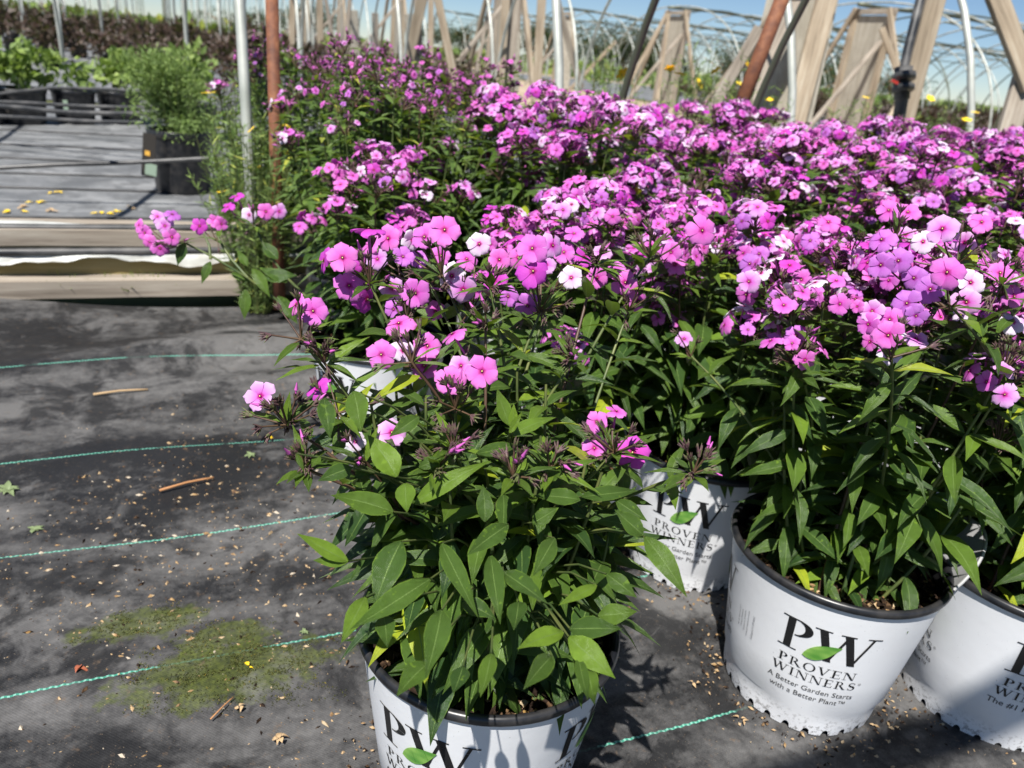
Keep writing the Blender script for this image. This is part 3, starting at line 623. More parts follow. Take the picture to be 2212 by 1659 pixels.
def quad_pts(a, b, c, n=7):
    a, b, c = Vector(a), Vector(b), Vector(c); return [a * (1 - t) ** 2 + b * 2 * t * (1 - t) + c * t * t for t in np.linspace(0, 1, n)]
def leafy_stem(fo, stm, pts, rr, step=.030, Lmax=.10, first=.02, bright=0.0, top_light=True, red=False, wf=1.0):
    """a stem with opposite, crosswise pairs of pointed leaves"""
    tube(stm, pts, .0026, .0014, 5, mi=1 if red else 0)
    P_ = [np.array(p) for p in pts]; seg = [np.linalg.norm(P_[i + 1] - P_[i]) for i in range(len(P_) - 1)]; tot = sum(seg); s = first; k_ = rr.randrange(2); a0 = rr.random() * 6.28
    while s < tot - .008:
        q = s; i = 0
        while i < len(seg) - 1 and q > seg[i]: q -= seg[i]; i += 1
        t = q / seg[i]; p = P_[i] * (1 - t) + P_[i + 1] * t; ax = (P_[i + 1] - P_[i]) / seg[i]; f = s / tot
        ref = np.array([math.cos(a0), math.sin(a0), 0]); x = ref - ax * ref.dot(ax); x /= np.linalg.norm(x); y = np.cross(ax, x)
        L = Lmax * (0.72 + .5 * f if f < .5 else (0.97 - .9 * (f - .5) ** 1.3)) * rr.uniform(.8, 1.15)
        for sg in (-1, 1):
            a = k_ * PI / 2 + rr.uniform(-.3, .3); o = sg * (x * math.cos(a) + y * math.sin(a)); el = rr.uniform(-.4, .3) if f < .45 else rr.uniform(-.25, .45) + (.35 if f > .8 else 0)
            d = o * math.cos(el) + np.array([0, 0, math.sin(el)]) ; nn = np.array([0, 0, 1.0]) + rvec(rr) * .35
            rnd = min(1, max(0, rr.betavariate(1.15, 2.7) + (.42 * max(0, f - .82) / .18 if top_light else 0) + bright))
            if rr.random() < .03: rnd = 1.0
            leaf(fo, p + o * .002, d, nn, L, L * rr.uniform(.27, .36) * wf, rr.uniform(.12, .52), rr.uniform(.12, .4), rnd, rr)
        k_ += 1; s += step * rr.uniform(.8, 1.2) * (1.15 - .3 * f)
def phlox_parts(t, seed, nst=20, leafm=None, hz=(.60, .68), spread=.165, kits='full', Lmax=.098, side=True, lean=(0, 0), hz_side=(.42, .58)):
    rr = random.Random(seed); fo, stm = MB(), MB(); heads = []
    for i in range(nst):
        outer = i >= nst * .55; a = i * 2.39996 + rr.uniform(-.3, .3); rb = .075 * math.sqrt(rr.random()) + .01
        rt = spread * (rr.uniform(.72, 1.1) if outer else rr.uniform(.05, .75)); z = rr.uniform(*hz) - (rt / spread) ** 2 * .035
        if outer and side and i % 2: z = rr.uniform(*hz_side); rt = spread * rr.uniform(.85, 1.2)
        b = Vector((rb * math.cos(a), rb * math.sin(a), .20)); e = Vector((rt * math.cos(a) + lean[0], rt * math.sin(a) + lean[1], z))
        m = Vector((b.x * .5 + e.x * .5 * 1.25, b.y * .5 + e.y * .5 * 1.25, .20 + (z - .20) * .45)); pts = quad_pts(b, m, e); leafy_stem(fo, stm, pts, rr, Lmax=Lmax, red=rr.random() < .25, wf=.72 if kits == 'sparse' else 1.0)
        heads.append((e, (pts[-1] - pts[-2]).normalized(), z))
    fol = fo.build('foliage', leafm or M['leaf'], t); stm.build('stems', [M['stem'], M['stem_red']], t)
    for e, ax, z in heads:
        if z < hz[0] - .06: kit = rr.choice(BUDS + HALF) if kits != 'full' else rr.choice(HALF + FULL)
        elif kits == 'full': kit = rr.choice(FULL * 3 + HALF * 2 + BUDS[:2])
        elif kits == 'mid': kit = rr.choice(FULL + HALF * 2 + BUDS)
        else: kit = rr.choice(SPARSE * 3 + BUDS)
        if kits == 'sparse' and rr.random() < .38: continue
        kit.place(t, e, ax * .6 + Vector((-.1, -.25, .6)), rr.random() * 6.28, rr)
    return heads

# ------------------------------------------------------------------ the block of potted phlox
def pot_angle(c, off): return math.atan2(-c[1], -c[0]) + off          # off > 0 turns the print to the viewer's right
def stem_axis(v): return v

# --- the front plant: its leaves, flowers and buds stand where the photograph shows them
F0 = (0.003, 0.672)
front = thing('potted_phlox', 'nearest potted pink phlox in front, its white pot cut by the lower edge', 'potted plant', (F0[0], F0[1], 0), 0, 'phlox plants in printed white pots')
add_pot(front, pot_angle(F0, rad(-25)))
OFF = Vector((-F0[0], -F0[1], 0))
def LP(px, py, d): return P(px, py, d) + OFF
rr = random.Random(42); fo, stm = MB(), MB()
for i in range(40):                                                    # inner leafy stems, shorter than the flowering ones
    a = i * 2.39996; rb = .07 * math.sqrt(rr.random()) + .015; rt = .125 * math.sqrt((i + .5) / 40) * rr.uniform(.85, 1.1)
    z = rr.uniform(.38, .50) - (rt / .14) ** 2 * .09
    b = Vector((rb * math.cos(a), rb * math.sin(a), .20)); e = Vector((rt * math.cos(a), rt * math.sin(a) + .01, z))
    leafy_stem(fo, stm, quad_pts(b, Vector((b.x * .4 + e.x * .75, b.y * .4 + e.y * .75, .20 + (z - .2) * .45)), e), rr, step=.022, Lmax=.082, top_light=False)
for i in range(30):                                                    # upper stems with small leaves between the flower stalks
    a = i * 2.39996 + 1; rb = .06; rt = .155 * math.sqrt((i + .5) / 30); z = rr.uniform(.44, .535) - (rt / .15) ** 2 * .05
    e = Vector((rt * math.cos(a) - .01, rt * math.sin(a) + .03, z)); b = Vector((rb * math.cos(a), rb * math.sin(a), .20))
    leafy_stem(fo, stm, quad_pts(b, Vector((b.x * .5 + e.x * .6, b.y * .5 + e.y * .6, .20 + (z - .2) * .5)), e), rr, step=.026, Lmax=.066, first=.10, top_light=True)
HERO = [ # base px, tip px, width px, depths, brightness (sunlit leaves tinted lighter), bend
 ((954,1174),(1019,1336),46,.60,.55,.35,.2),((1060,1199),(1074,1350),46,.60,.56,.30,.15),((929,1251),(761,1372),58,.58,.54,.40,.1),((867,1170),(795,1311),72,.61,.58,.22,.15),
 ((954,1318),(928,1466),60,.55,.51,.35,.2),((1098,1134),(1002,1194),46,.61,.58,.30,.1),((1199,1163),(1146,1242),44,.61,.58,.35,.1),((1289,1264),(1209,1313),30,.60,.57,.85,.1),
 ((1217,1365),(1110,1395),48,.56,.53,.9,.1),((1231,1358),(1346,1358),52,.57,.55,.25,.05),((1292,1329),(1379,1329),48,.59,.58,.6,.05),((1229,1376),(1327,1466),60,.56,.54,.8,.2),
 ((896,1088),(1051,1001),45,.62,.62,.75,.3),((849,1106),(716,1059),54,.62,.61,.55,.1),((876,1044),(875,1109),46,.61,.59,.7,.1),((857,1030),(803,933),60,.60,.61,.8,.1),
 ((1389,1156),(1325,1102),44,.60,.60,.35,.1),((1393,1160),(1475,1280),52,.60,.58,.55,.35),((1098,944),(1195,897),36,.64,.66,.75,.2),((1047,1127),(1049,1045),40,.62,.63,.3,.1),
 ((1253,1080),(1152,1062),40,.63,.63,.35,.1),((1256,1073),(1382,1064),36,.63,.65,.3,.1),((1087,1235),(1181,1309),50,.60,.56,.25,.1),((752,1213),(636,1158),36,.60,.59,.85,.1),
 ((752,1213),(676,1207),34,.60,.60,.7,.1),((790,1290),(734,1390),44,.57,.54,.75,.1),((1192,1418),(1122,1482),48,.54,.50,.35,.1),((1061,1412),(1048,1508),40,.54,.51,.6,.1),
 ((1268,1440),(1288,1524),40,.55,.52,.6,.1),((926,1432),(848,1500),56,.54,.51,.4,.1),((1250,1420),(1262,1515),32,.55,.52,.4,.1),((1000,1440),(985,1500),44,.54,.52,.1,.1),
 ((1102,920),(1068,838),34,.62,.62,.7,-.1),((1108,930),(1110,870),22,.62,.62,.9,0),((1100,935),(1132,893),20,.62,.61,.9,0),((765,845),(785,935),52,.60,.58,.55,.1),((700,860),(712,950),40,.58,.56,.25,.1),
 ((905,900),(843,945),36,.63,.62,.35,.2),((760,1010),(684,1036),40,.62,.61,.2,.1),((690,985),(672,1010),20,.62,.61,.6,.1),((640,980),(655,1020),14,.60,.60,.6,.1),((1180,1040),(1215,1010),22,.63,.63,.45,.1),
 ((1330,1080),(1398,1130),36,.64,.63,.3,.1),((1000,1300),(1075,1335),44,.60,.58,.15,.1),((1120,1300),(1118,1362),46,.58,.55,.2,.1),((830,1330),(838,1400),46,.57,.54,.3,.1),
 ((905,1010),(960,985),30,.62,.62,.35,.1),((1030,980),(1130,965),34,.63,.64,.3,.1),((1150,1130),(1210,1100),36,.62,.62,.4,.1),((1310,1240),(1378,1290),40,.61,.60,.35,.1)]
for (b, e, wpx, d0, d1, br, bend) in HERO:
    B, E_ = LP(*b, d0), LP(*e, d1); ax = E_ - B; mid = (B + E_) / 2 - OFF; nn = (CAM - mid).normalized() * .75 + Vector((rr.uniform(-.35, .35), rr.uniform(-.2, .1), .55))
    L = ax.length; W = wpx * (d0 + d1) / 2 / 1661 * .98
    B2 = B - Vector(nn).normalized() * 0; x = ax.normalized(); nn2 = (nn - x * nn.dot(x)).normalized()
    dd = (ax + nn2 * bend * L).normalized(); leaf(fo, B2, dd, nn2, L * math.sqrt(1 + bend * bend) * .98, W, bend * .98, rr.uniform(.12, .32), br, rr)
    root = Vector((B.x * .35, B.y * .3 + .01, max(.215, B.z - .13)))
    tube(stm, quad_pts(root, Vector((B.x * .6, B.y * .45 + .01, B.z - .05)), B, 5), .0016, .0008, 5, mi=0)
# flower clusters: (cluster base px, depth, [(px, py, radius px, kind, normal right, normal up)], extra buds)
CL = [
 ((955, 580), .80, [(960,497,37,'pink',.05,.30),(917,512,32,'pink',-.2,.35),(871,491,28,'pink',-.7,.6),(839,515,30,'pink',-.35,.2),(891,518,27,'white',.4,-.25)], 8),
 ((800, 600), .76, [(796,496,35,'deep',0,.97),(740,557,35,'pink',-.1,.2),(700,563,29,'deep',-.85,.2),(754,617,34,'pink',0,.12),(792,645,32,'deep',.75,-.35)], 12),
 ((880, 680), .76, [(846,622,29,'pale',.1,.15),(897,633,34,'pink',.1,.1),(870,555,26,'violet',.2,.4)], 10),
 ((1015, 660), .80, [(976,596,31,'white',-.1,.15),(1000,625,33,'pale',.1,-.1),(1035,527,28,'white',.1,.15),(1078,561,29,'pink',.2,.2),(1068,606,31,'deep',-.35,.35),(1110,515,26,'deep',-.3,.9)], 12),
 ((1170, 660), .80, [(1151,586,36,'deep',.1,.2),(1234,600,28,'white',0,.2),(1150,537,36,'pink',-.1,.25),(1193,530,28,'pale',.45,.1),(1140,660,28,'violet',-.2,-.5)], 14),
 ((1360, 660), .86, [(1350,610,30,'pink',.2,.1),(1378,650,26,'pink',.5,-.2),(1330,585,24,'pink',-.3,.4)], 16),
 ((1405, 545), .86, [(1516,498,34,'pink',.35,.1),(1450,545,24,'pink',-.2,.1)], 12),
 ((650, 720), .72, [(676,672,34,'pink',0,.15),(640,658,27,'pink',-.75,.35)], 16),
 ((890, 770), .72, [(862,699,33,'pink',-.25,.6),(824,766,34,'pink',-.25,.1),(870,757,28,'white',0,.1),(923,748,32,'pink',.1,.3),(916,790,32,'pink',.0,.1)], 10),
 ((985, 870), .70, [(971,823,37,'pink',-.1,.1),(1041,802,38,'pink',.05,.1),(978,722,30,'pink',-.55,.75),(995,790,28,'pale',.3,.2)], 14),
 ((620, 905), .69, [(563,856,37,'pale',-.45,.15)], 22),
 ((730, 880), .69, [(686,838,31,'deep',-.6,.45)], 14),
 ((790, 985), .68, [(846,934,35,'pale',.1,.15),(768,954,24,'white',0,-.05)], 4),
 ((930, 600), .84, [(815,560,25,'pale',0,.3),(905,560,24,'violet',.1,.4),(953,552,24,'pink',-.1,.2),(1008,560,25,'pink',.1,.5),(940,672,22,'pink',.2,-.1),(850,668,22,'violet',-.2,0),(800,530,22,'pink',-.4,.6)], 8),
 ((1200, 610), .88, [(1120,556,26,'pink',-.3,.2),(1180,572,24,'pale',.1,.3),(1218,545,26,'pink',0,.3),(1262,556,25,'deep',.2,.3),(1098,640,24,'violet',-.2,0),(1290,600,25,'pink',.2,.1),(1300,545,23,'pale',0,.5),(1240,505,24,'pink',0,.6)], 8),
 ((1330, 965), .69, [(1366,977,37,'deep',.05,.05),(1284,968,29,'pink',-.1,.1),(1289,911,26,'pink',-.2,.15),(1331,889,25,'pink',.2,.85)], 16)]
def face_vec(nx, ny, px, py):
    v = -( _F + _R * ((px - 1106) / 1661) - _U * ((py - 829.5) / 1661)).normalized(); nz = math.sqrt(max(.03, 1 - nx * nx - ny * ny)); return (_R * nx + _U * ny + v * nz).normalized()
def hero_cluster(t, off, base, d, fls, nb, rr, root=None, seed=0, stm_=None, star=0.0):
    Bw = P(*base, d) + off; targets = []; fs = []
    for (px, py, rp, kd, nx, ny) in fls:
        dep = min(max(.0155 * 1661 / rp, d - .06), d + .012); c = P(px, py, dep) + off; n = face_vec(nx, ny, px, py); sc = rp * dep / 1661 / .0139
        fs.append((c, n, kd, sc)); targets.append(c - n * .024 * sc - Bw)
    mb = MB(); r2 = random.Random(seed)
    for tq in targets:
        tube(mb, quad_pts(Vector((0, 0, -.01)), tq * .5 + Vector((0, 0, -.012)), tq, 5), .0012, .0009, 5, mi=2); calyx(mb, tq - tq.normalized() * .003, tq, r2)
    for i in range(int(nb * .62)):
        dv = (Vector(rvec(r2)) + Vector((0, 0, .6)) - Vector((0, .35, 0))).normalized(); e = dv * (r2.uniform(.012, .034) if fls else r2.uniform(.006, .019))
        tube(mb, [Vector((0, 0, -.006)), e * .5 - Vector((0, 0, .003)), e], .0011, .0008, 4, mi=2)
        for _ in range(3): calyx(mb, e, dv + Vector(rvec(r2)) * .5, r2, r2.uniform(.006, .013) if r2.random() < .09 else 0)
    for i in range(5 if fls else 11):
        dv = Vector(rvec(r2)); dv.z = abs(dv.z) * .6; leaf(mb, Vector((0, 0, -.008)) + dv * .004, dv, (0, 0, 1), r2.uniform(.022, .045), .009, .2, .3, r2.uniform(.3, .9), r2, mi=3)
    h = mb.build('flower_head', HEAD_MATS, t, tuple(Bw))
    for c, n, kd, sc in fs:
        ms = FL[kd]; f = link('flower', ms[r2.choice([0, 0, 1, 2])] , h, tuple(c - Bw)); f.rotation_euler = (n.to_track_quat('Z', 'Y') @ Matrix.Rotation(r2.random() * 6.28, 4, 'Z').to_quaternion()).to_euler(); f.scale = (sc,) * 3
    if root is not None:
        pts = quad_pts(root, Vector((root.x * .6 + Bw.x * .4, root.y * .6 + Bw.y * .4, root.z * .35 + Bw.z * .65)), Bw + Vector((0, 0, -.006)), 9); return pts
    return None
for i, (b, d, fls, nb) in enumerate(CL):
    a = i * 2.4; root = Vector((.05 * math.cos(a), .05 * math.sin(a) + .01, .21))
    pts = hero_cluster(front, OFF, b, d, fls, nb, rr, root, 900 + i); leafy_stem(fo, stm, pts, rr, step=.036, Lmax=.070, first=.13, red=i in (8, 12, 10))
# closed bud heads
for i, (px, py, d, nb) in enumerate(((660,1000,.66,16),(980,955,.64,12),(1110,1015,.62,14),(1190,1000,.64,14),(1500,1010,.66,16),(700,770,.70,16),(1290,560,.84,18),(1060,610,.78,12),(1240,770,.78,14),(1050,700,.76,10),(945,1000,.63,10))):
    a = i * 1.9; root = Vector((.05 * math.cos(a), .05 * math.sin(a), .215)); pts = hero_cluster(front, OFF, (px, py), d, [], nb, rr, root, 950 + i)
    leafy_stem(fo, stm, pts, rr, step=.034, Lmax=.062, first=.10, red=i % 3 == 0)
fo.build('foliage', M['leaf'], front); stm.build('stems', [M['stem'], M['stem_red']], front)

# --- kinds of plants that the block repeats
def phlox_thing(loc, rz=0.0): return thing('potted_phlox', '', 'potted plant', loc, rz, 'phlox plants in printed white pots')
near_spec = []
# second pot: right of the front one, its print facing the camera
C2 = (.464, .893); p2 = phlox_thing((*C2, 0)); add_pot(p2, pot_angle(C2, rad(9)), small=rad(-47)); phlox_parts(p2, 11, 38, None, (.55, .62), .170, 'mid', .076, True, (.02, .06))
p2['label'] = 'potted pink phlox in the fully seen white printed pot right of the nearest one'
# raised flap of the rim
pot2 = [c for c in p2.children if c.name.startswith('pot')][0]
mb = MB(); V = []; n_ = 22
for i in range(n_ + 1):
    t = i / n_; a = rad(-33) + t * rad(62); hgt = math.sin(PI * t) ** .8
    for q in (0, .33, .66, 1.0): V.append(((RT + .003 + .030 * hgt * q) * math.cos(a), (RT + .003 + .030 * hgt * q) * math.sin(a), .234 + .055 * hgt * q))
m_ = 4; FF = [(i * m_ + j, (i + 1) * m_ + j, (i + 1) * m_ + j + 1, i * m_ + j + 1) for i in range(n_) for j in range(m_ - 1)]
mb.add(V, FF); mb.add([(v[0] * .984, v[1] * .984, v[2] + .0005) for v in V], FF)
tube(mb, [Vector(V[i * m_ + 3]) * 1.0 + Vector((0, 0, .001)) for i in range(n_ + 1)], .0022, sides=6)
M['grey_plastic'] = mat('grey_plastic', (0.36, 0.36, 0.36), 0.4)
o = mb.build('rim_flap', M['grey_plastic'], pot2, rot=(0, 0, -pot_angle(C2, rad(9)))) 
# third pot behind, between them
C3 = (.345, 1.175); p3 = phlox_thing((*C3, 0)); add_pot(p3, pot_angle(C3, rad(-6)), small=rad(-44)); phlox_parts(p3, 23, 27, None, (.54, .62), .17, 'full', .090, hz_side=(.44, .54))
p3['label'] = 'potted pink phlox in the shaded white pot seen between the two nearest pots'
# fourth pot, cut by the right edge
C4 = (.735, .90); p4 = phlox_thing((*C4, 0)); add_pot(p4, pot_angle(C4, rad(32)), pattern=(1, 0, 0, 0)); phlox_parts(p4, 37, 38, None, (.58, .64), .170, 'mid', .076, True, (.01, .02))
p4['label'] = 'potted pink phlox in the white pot cut off by the right edge'
# fifth pot, left and behind, with long drooping side branches
C5 = (-.285, 1.50); p5 = phlox_thing((*C5, 0)); add_pot(p5, pot_angle(C5, rad(46))); phlox_parts(p5, 51, 24, None, (.52, .60), .15, 'mid', .086)
p5['label'] = 'potted phlox behind the nearest plant with long branches hanging out left over the fabric'
OFF5 = Vector((-C5[0], -C5[1], 0)); fo, stm = MB(), MB()
for i, (b, d, fls, nb) in enumerate([((380, 520), 1.32, [(356,488,19,'pale',0,.2),(371,512,20,'pink',.1,.1),(313,503,19,'pink',-.4,.1),(340,468,17,'pale',-.1,.5),(372,463,18,'violet',.2,.7),(345,536,19,'pink',0,-.1),(323,522,16,'pink',-.3,-.1),(300,486,15,'pink',-.7,.2)], 6),
   ((470, 510), 1.36, [(431,488,18,'deep',-.1,.1),(464,478,17,'pink',.3,.5),(478,484,16,'pink',.5,.0)], 3), ((548, 480), 1.40, [(512,424,17,'deep',-.3,.8),(492,447,17,'deep',-.5,.6),(538,464,18,'white',0,.1),(574,457,19,'pink',0,.1),(603,457,18,'pale',.1,.1)], 8)]):
    hero_cluster(p5, OFF5, b, d, fls, nb, rr, None, 970 + i)
for path in (((660,690,1.40),(600,650,1.38),(535,600,1.35),(460,555,1.33),(390,520,1.32)), ((535,600,1.35),(500,560,1.35),(480,530,1.36),(470,510,1.36)), ((660,640,1.42),(610,590,1.41),(570,530,1.40),(548,482,1.40)), ((455,560,1.33),(452,530,1.33),(440,505,1.34))):
    pts = [P(*q) + OFF5 for q in path]; tube(stm, pts, .0028, .0018, 6)
for (b, e, wpx, d, br) in (((600,640),(640,700),30,1.38,.3),((455,565),(432,612),20,1.33,.4),((530,625),(528,690),26,1.34,.5),((545,580),(585,640),26,1.35,.6),((400,525),(378,572),24,1.31,.1),((570,600),(640,590),34,1.38,.2),((600,560),(560,520),28,1.40,.2),((620,610),(560,570),26,1.38,.3),((500,590),(540,610),18,1.36,.5),((535,575),(510,540),18,1.35,.5)):
    B, E_ = P(*b, d) + OFF5, P(*e, d) + OFF5; ax = E_ - B; leaf(fo, B, ax, (CAM - (B - OFF5)).normalized() + Vector((0, 0, .6)), ax.length, wpx * d / 1661, .1, .3, br, rr)
fo.build('foliage', M['leaf'], p5); stm.build('stems', M['stem'], p5)
# the sunlit flowers hanging at the front of the second and fourth plants
for (t, C_, lst) in ((p2, C2, [((1690, 640), .98, [(1731,604,25,'pink',.1,.1),(1670,585,23,'pink',-.1,.1),(1706,564,22,'pink',0,.6),(1620,570,26,'violet',-.2,.3),(1618,608,27,'pale',-.1,.1),(1612,636,24,'pink',-.3,-.2),(1682,652,27,'violet',0,0),(1716,658,26,'violet',.2,-.1)], 8), ((1722, 760), .88, [(1719,725,25,'violet',.2,.0)], 3), ((1495, 760), 1.0, [(1478,732,20,'pale',0,.2)], 4),
     ((1930, 760), .74, [(1884,672,28,'pale',0,.1),(1922,690,30,'pink',0,.1),(1919,724,35,'pink',0,0),(1876,700,26,'pink',-.3,-.1),(1978,682,27,'violet',.3,-.1),(1959,655,32,'violet',0,.1),(1852,662,16,'pink',-.5,.1)], 8),
     ((1840, 540), .98, [(1790,480,24,'pink',-.1,.5),(1750,520,22,'violet',0,.4)], 8)]),
    (p4, C4, [((2060, 650), .78, [(2046,588,36,'pink',0,.1),(2010,624,34,'violet',0,0),(1975,600,28,'violet',-.2,.1),(2097,610,29,'white',.1,.1),(2088,652,32,'pale',0,-.1),(1903,572,30,'violet',-.1,0),(1941,563,30,'violet',0,.1)], 8),
     ((2070, 560), .84, [(2036,494,35,'pale',0,.2),(2084,524,27,'pale',.1,0),(1994,522,27,'white',0,.3),(1905,518,30,'violet',-.2,.5)], 8), ((2170, 600), .80, [(2160,590,30,'pink',.3,.3),(2190,640,26,'pink',.5,0),(2120,480,26,'pink',.3,.4)], 14), ((1940,500), .92, [(1920,455,27,'pink',-.1,.5),(1961,459,27,'pink',.1,.5)], 8)])):
    o3 = Vector((-C_[0], -C_[1], 0)); s3 = MB(); f3 = MB()
    for i, (b, d, fls, nb) in enumerate(lst):
        root = Vector((.04 * math.cos(i * 2), .04 * math.sin(i * 2), .21)); pts = hero_cluster(t, o3, b, d, fls, nb, rr, root, 990 + i + int(C_[0] * 100)); leafy_stem(f3, s3, pts, rr, step=.028, Lmax=.074, first=.08)
    s3.build('stems', [M['stem'], M['stem_red']], t); f3.build('foliage', M['leaf'], t)
def black_pot(t, r, h, name='pot'):
    mb = MB(); lathe(mb, [(.0001, 0), (r * .84, 0), (r * .86, .012), (r * .97, h * .86), (r * .975, h * .88), (r * 1.0, h * .88), (r * 1.02, h * .9), (r * 1.02, h * .985), (r, h), (r * .95, h * .99), (r * .93, h * .8), (.0001, h * .82)], 48)
    return mb.build(name, M['pot_black'], t)
# generic plants, copied into the rest of the block
protoA = phlox_thing((0, 0, 0)); add_pot(protoA, 0, logos=False); phlox_parts(protoA, 61, 25, None, (.585, .70), .17, 'full', .086, hz_side=(.47, .59))
protoB = phlox_thing((0, 0, 0)); add_pot(protoB, 0, logos=False); phlox_parts(protoB, 72, 25, None, (.585, .70), .17, 'full', .086, hz_side=(.47, .59))
protoC = phlox_thing((0, 0, 0)); add_pot(protoC, 0, logos=False); phlox_parts(protoC, 83, 25, None, (.585, .70), .17, 'full', .086, hz_side=(.47, .59))
protoS = phlox_thing((0, 0, 0)); black_pot(protoS, .13, .22); link('soil', SOILM, protoS, scale=.84); phlox_parts(protoS, 94, 36, M['leaf_bud'], (.64, .735), .19, 'sparse', .078, True, (0, 0), (.54, .68))
ORD = ['first', 'second', 'third', 'fourth', 'fifth', 'sixth', 'seventh', 'eighth', 'ninth', 'tenth', 'eleventh', 'twelfth', 'thirteenth', 'fourteenth', 'fifteenth', 'sixteenth', 'seventeenth', 'eighteenth', 'nineteenth', 'twentieth', 'twenty-first']
spots = []
for j, n in enumerate((0.62, 0.92, 1.22, 1.53, 1.84, 2.13)):
    row = []
    for k_ in range(-2, 11):
        u = .79 + .31 * k_ + (.03 if j % 2 else 0); w_ = UN(u, n)
        xc = .9243 * u - .382 * n; dp = .3887 * u + .833 * n + .1
        if xc / dp > .86: continue
        if j == 0 and k_ < 2: continue
        if j == 1 and (k_ < 2): continue
        if j == 2 and k_ < 0: continue
        if j == 3 and k_ < 0: continue
        if j >= 4 and u < .60: continue
        row.append((u, n))
    spots.append(row)
spots[1].insert(0, un_of((.075, 1.16))); spots[5].insert(0, (.62, 2.27)); spots[5].insert(0, (.36, 2.76)); spots[5].insert(0, (.66, 2.74)); spots[4].insert(0, (.60, 2.02)); spots[4].insert(0, (.44, 1.98)); spots[3].insert(0, (.44, 1.72))
rr = random.Random(77); used = set(); ROWN = ['front row', 'second row', 'third row', 'fourth row', 'fifth row', 'back row']
for row in spots: row.sort()
spots[5].sort(key=lambda q: (.9243 * q[0] - .382 * q[1]) / (.3887 * q[0] + .833 * q[1]))
for j, row in enumerate(spots):
    sp_cnt = 0; fl_cnt = 0
    for q, (u, n) in enumerate(row):
        c = UN(u + rr.uniform(-.02, .02), n + rr.uniform(-.02, .02)); sparse = (j == 5 and u < .90) or (j == 4 and u < .70) or (j == 3 and u < .60)
        src = protoS if sparse else rr.choice([protoA, protoB, protoC])
        if src.name in used: o = copy_tree(src)
        else: o = src; used.add(src.name)
        o.location = (c.x, c.y, 0); o.rotation_euler = (0, 0, rr.random() * 6.283); s_ = rr.uniform(.95, 1.04) * (.90 if (j == 2 and q == 0) else 1); s_ *= (1.03 if sparse else (.86 if (j == 1 and q == 0) else 1)); o.scale = (s_,) * 3
        if sparse: o['label'] = 'phlox with mostly closed dark buds and few small flowers, %s, %s from left' % (ROWN[j], ORD[q])
        else: o['label'] = 'densely pink flowering phlox in the block, %s, %s from left' % (ROWN[j], ORD[q])
        o['group'] = 'budding phlox at the back left of the block' if sparse else 'phlox plants in printed white pots'
for s_ in (protoA, protoB, protoC, protoS):
    if s_.name not in used:
        for c in s_.children_recursive: bpy.data.objects.remove(c)
        bpy.data.objects.remove(s_)

# ------------------------------------------------------------------ yellow-flowered fine-leaved plants
def yellow_flower_mesh():
    mb = MB()
    for p in range(5):
        a = p * 1.2566; V = [(0, 0, 0)]; V = [(t * .023 * math.cos(a) - s * wd * math.sin(a), t * .023 * math.sin(a) + s * wd * math.cos(a), .003 * t) for t, wd in ((.1, .002), (.5, .009), (.9, .009), (1.05, .003)) for s in (-1, 1)]
        mb.add(V, [(0, 1, 3, 2), (2, 3, 5, 4), (4, 5, 7, 6)])
    lathe(mb, [(.0001, .005), (.0030, .004), (.0038, .001)], 8, 1); return mb.mesh('flower', [M['yellow'], M['anther']])
YF = yellow_flower_mesh()
def coreopsis(loc, seed, h, r, nf, label, potted=True):
    t = thing('yellow_flowered_plant', label, 'potted plant', loc, 0, 'fine-leaved yellow-flowered plants'); rr = random.Random(seed)
    fo, stm = MB(), MB(); tops = []
    for i in range(72):
        a = rr.random() * 6.28; rt = r * math.sqrt(rr.random()); z = h * rr.uniform(.6, 1.0) * (1 - .25 * (rt / r) ** 2); e = Vector((rt * math.cos(a), rt * math.sin(a), z))
        pts = quad_pts((e.x * .25, e.y * .25, .12 if potted else .0), (e.x * .7, e.y * .7, z * .55), e, 5); tube(stm, pts, .0016, .0010, 4); tops.append(e)
        for _ in range(44):
            q = rr.random() ** .7; p = pts[int(q * 3.99)].lerp(pts[int(q * 3.99) + 1], rr.random()); d = rvec(rr); d[2] = d[2] * .5 + .5; d /= np.linalg.norm(d); small_leaf(fo, np.array(p), d, rvec(rr), rr.uniform(.02, .045), .0042, rr.random() ** 1.3)
    if potted: lathe(stm, [(.0001, .0), (.085, .0), (.10, .17), (.105, .18), (.10, .185), (.095, .17), (.0001, .165)], 24, 1)
    fo.build('foliage', M['leaf_fine'], t); stm.build('pot' if potted else 'stems', [M['stem'], M['pot_black']], t)
    for i in range(nf):
        e = rr.choice(tops); f = link('flower', YF, t, tuple(e + Vector((0, 0, .01)))); f.rotation_euler = (rr.uniform(-.2, 1.0), rr.uniform(-.5, .5), rr.random() * 6)
        f.scale = (rr.uniform(.6, 1.1),) * 3
    return t
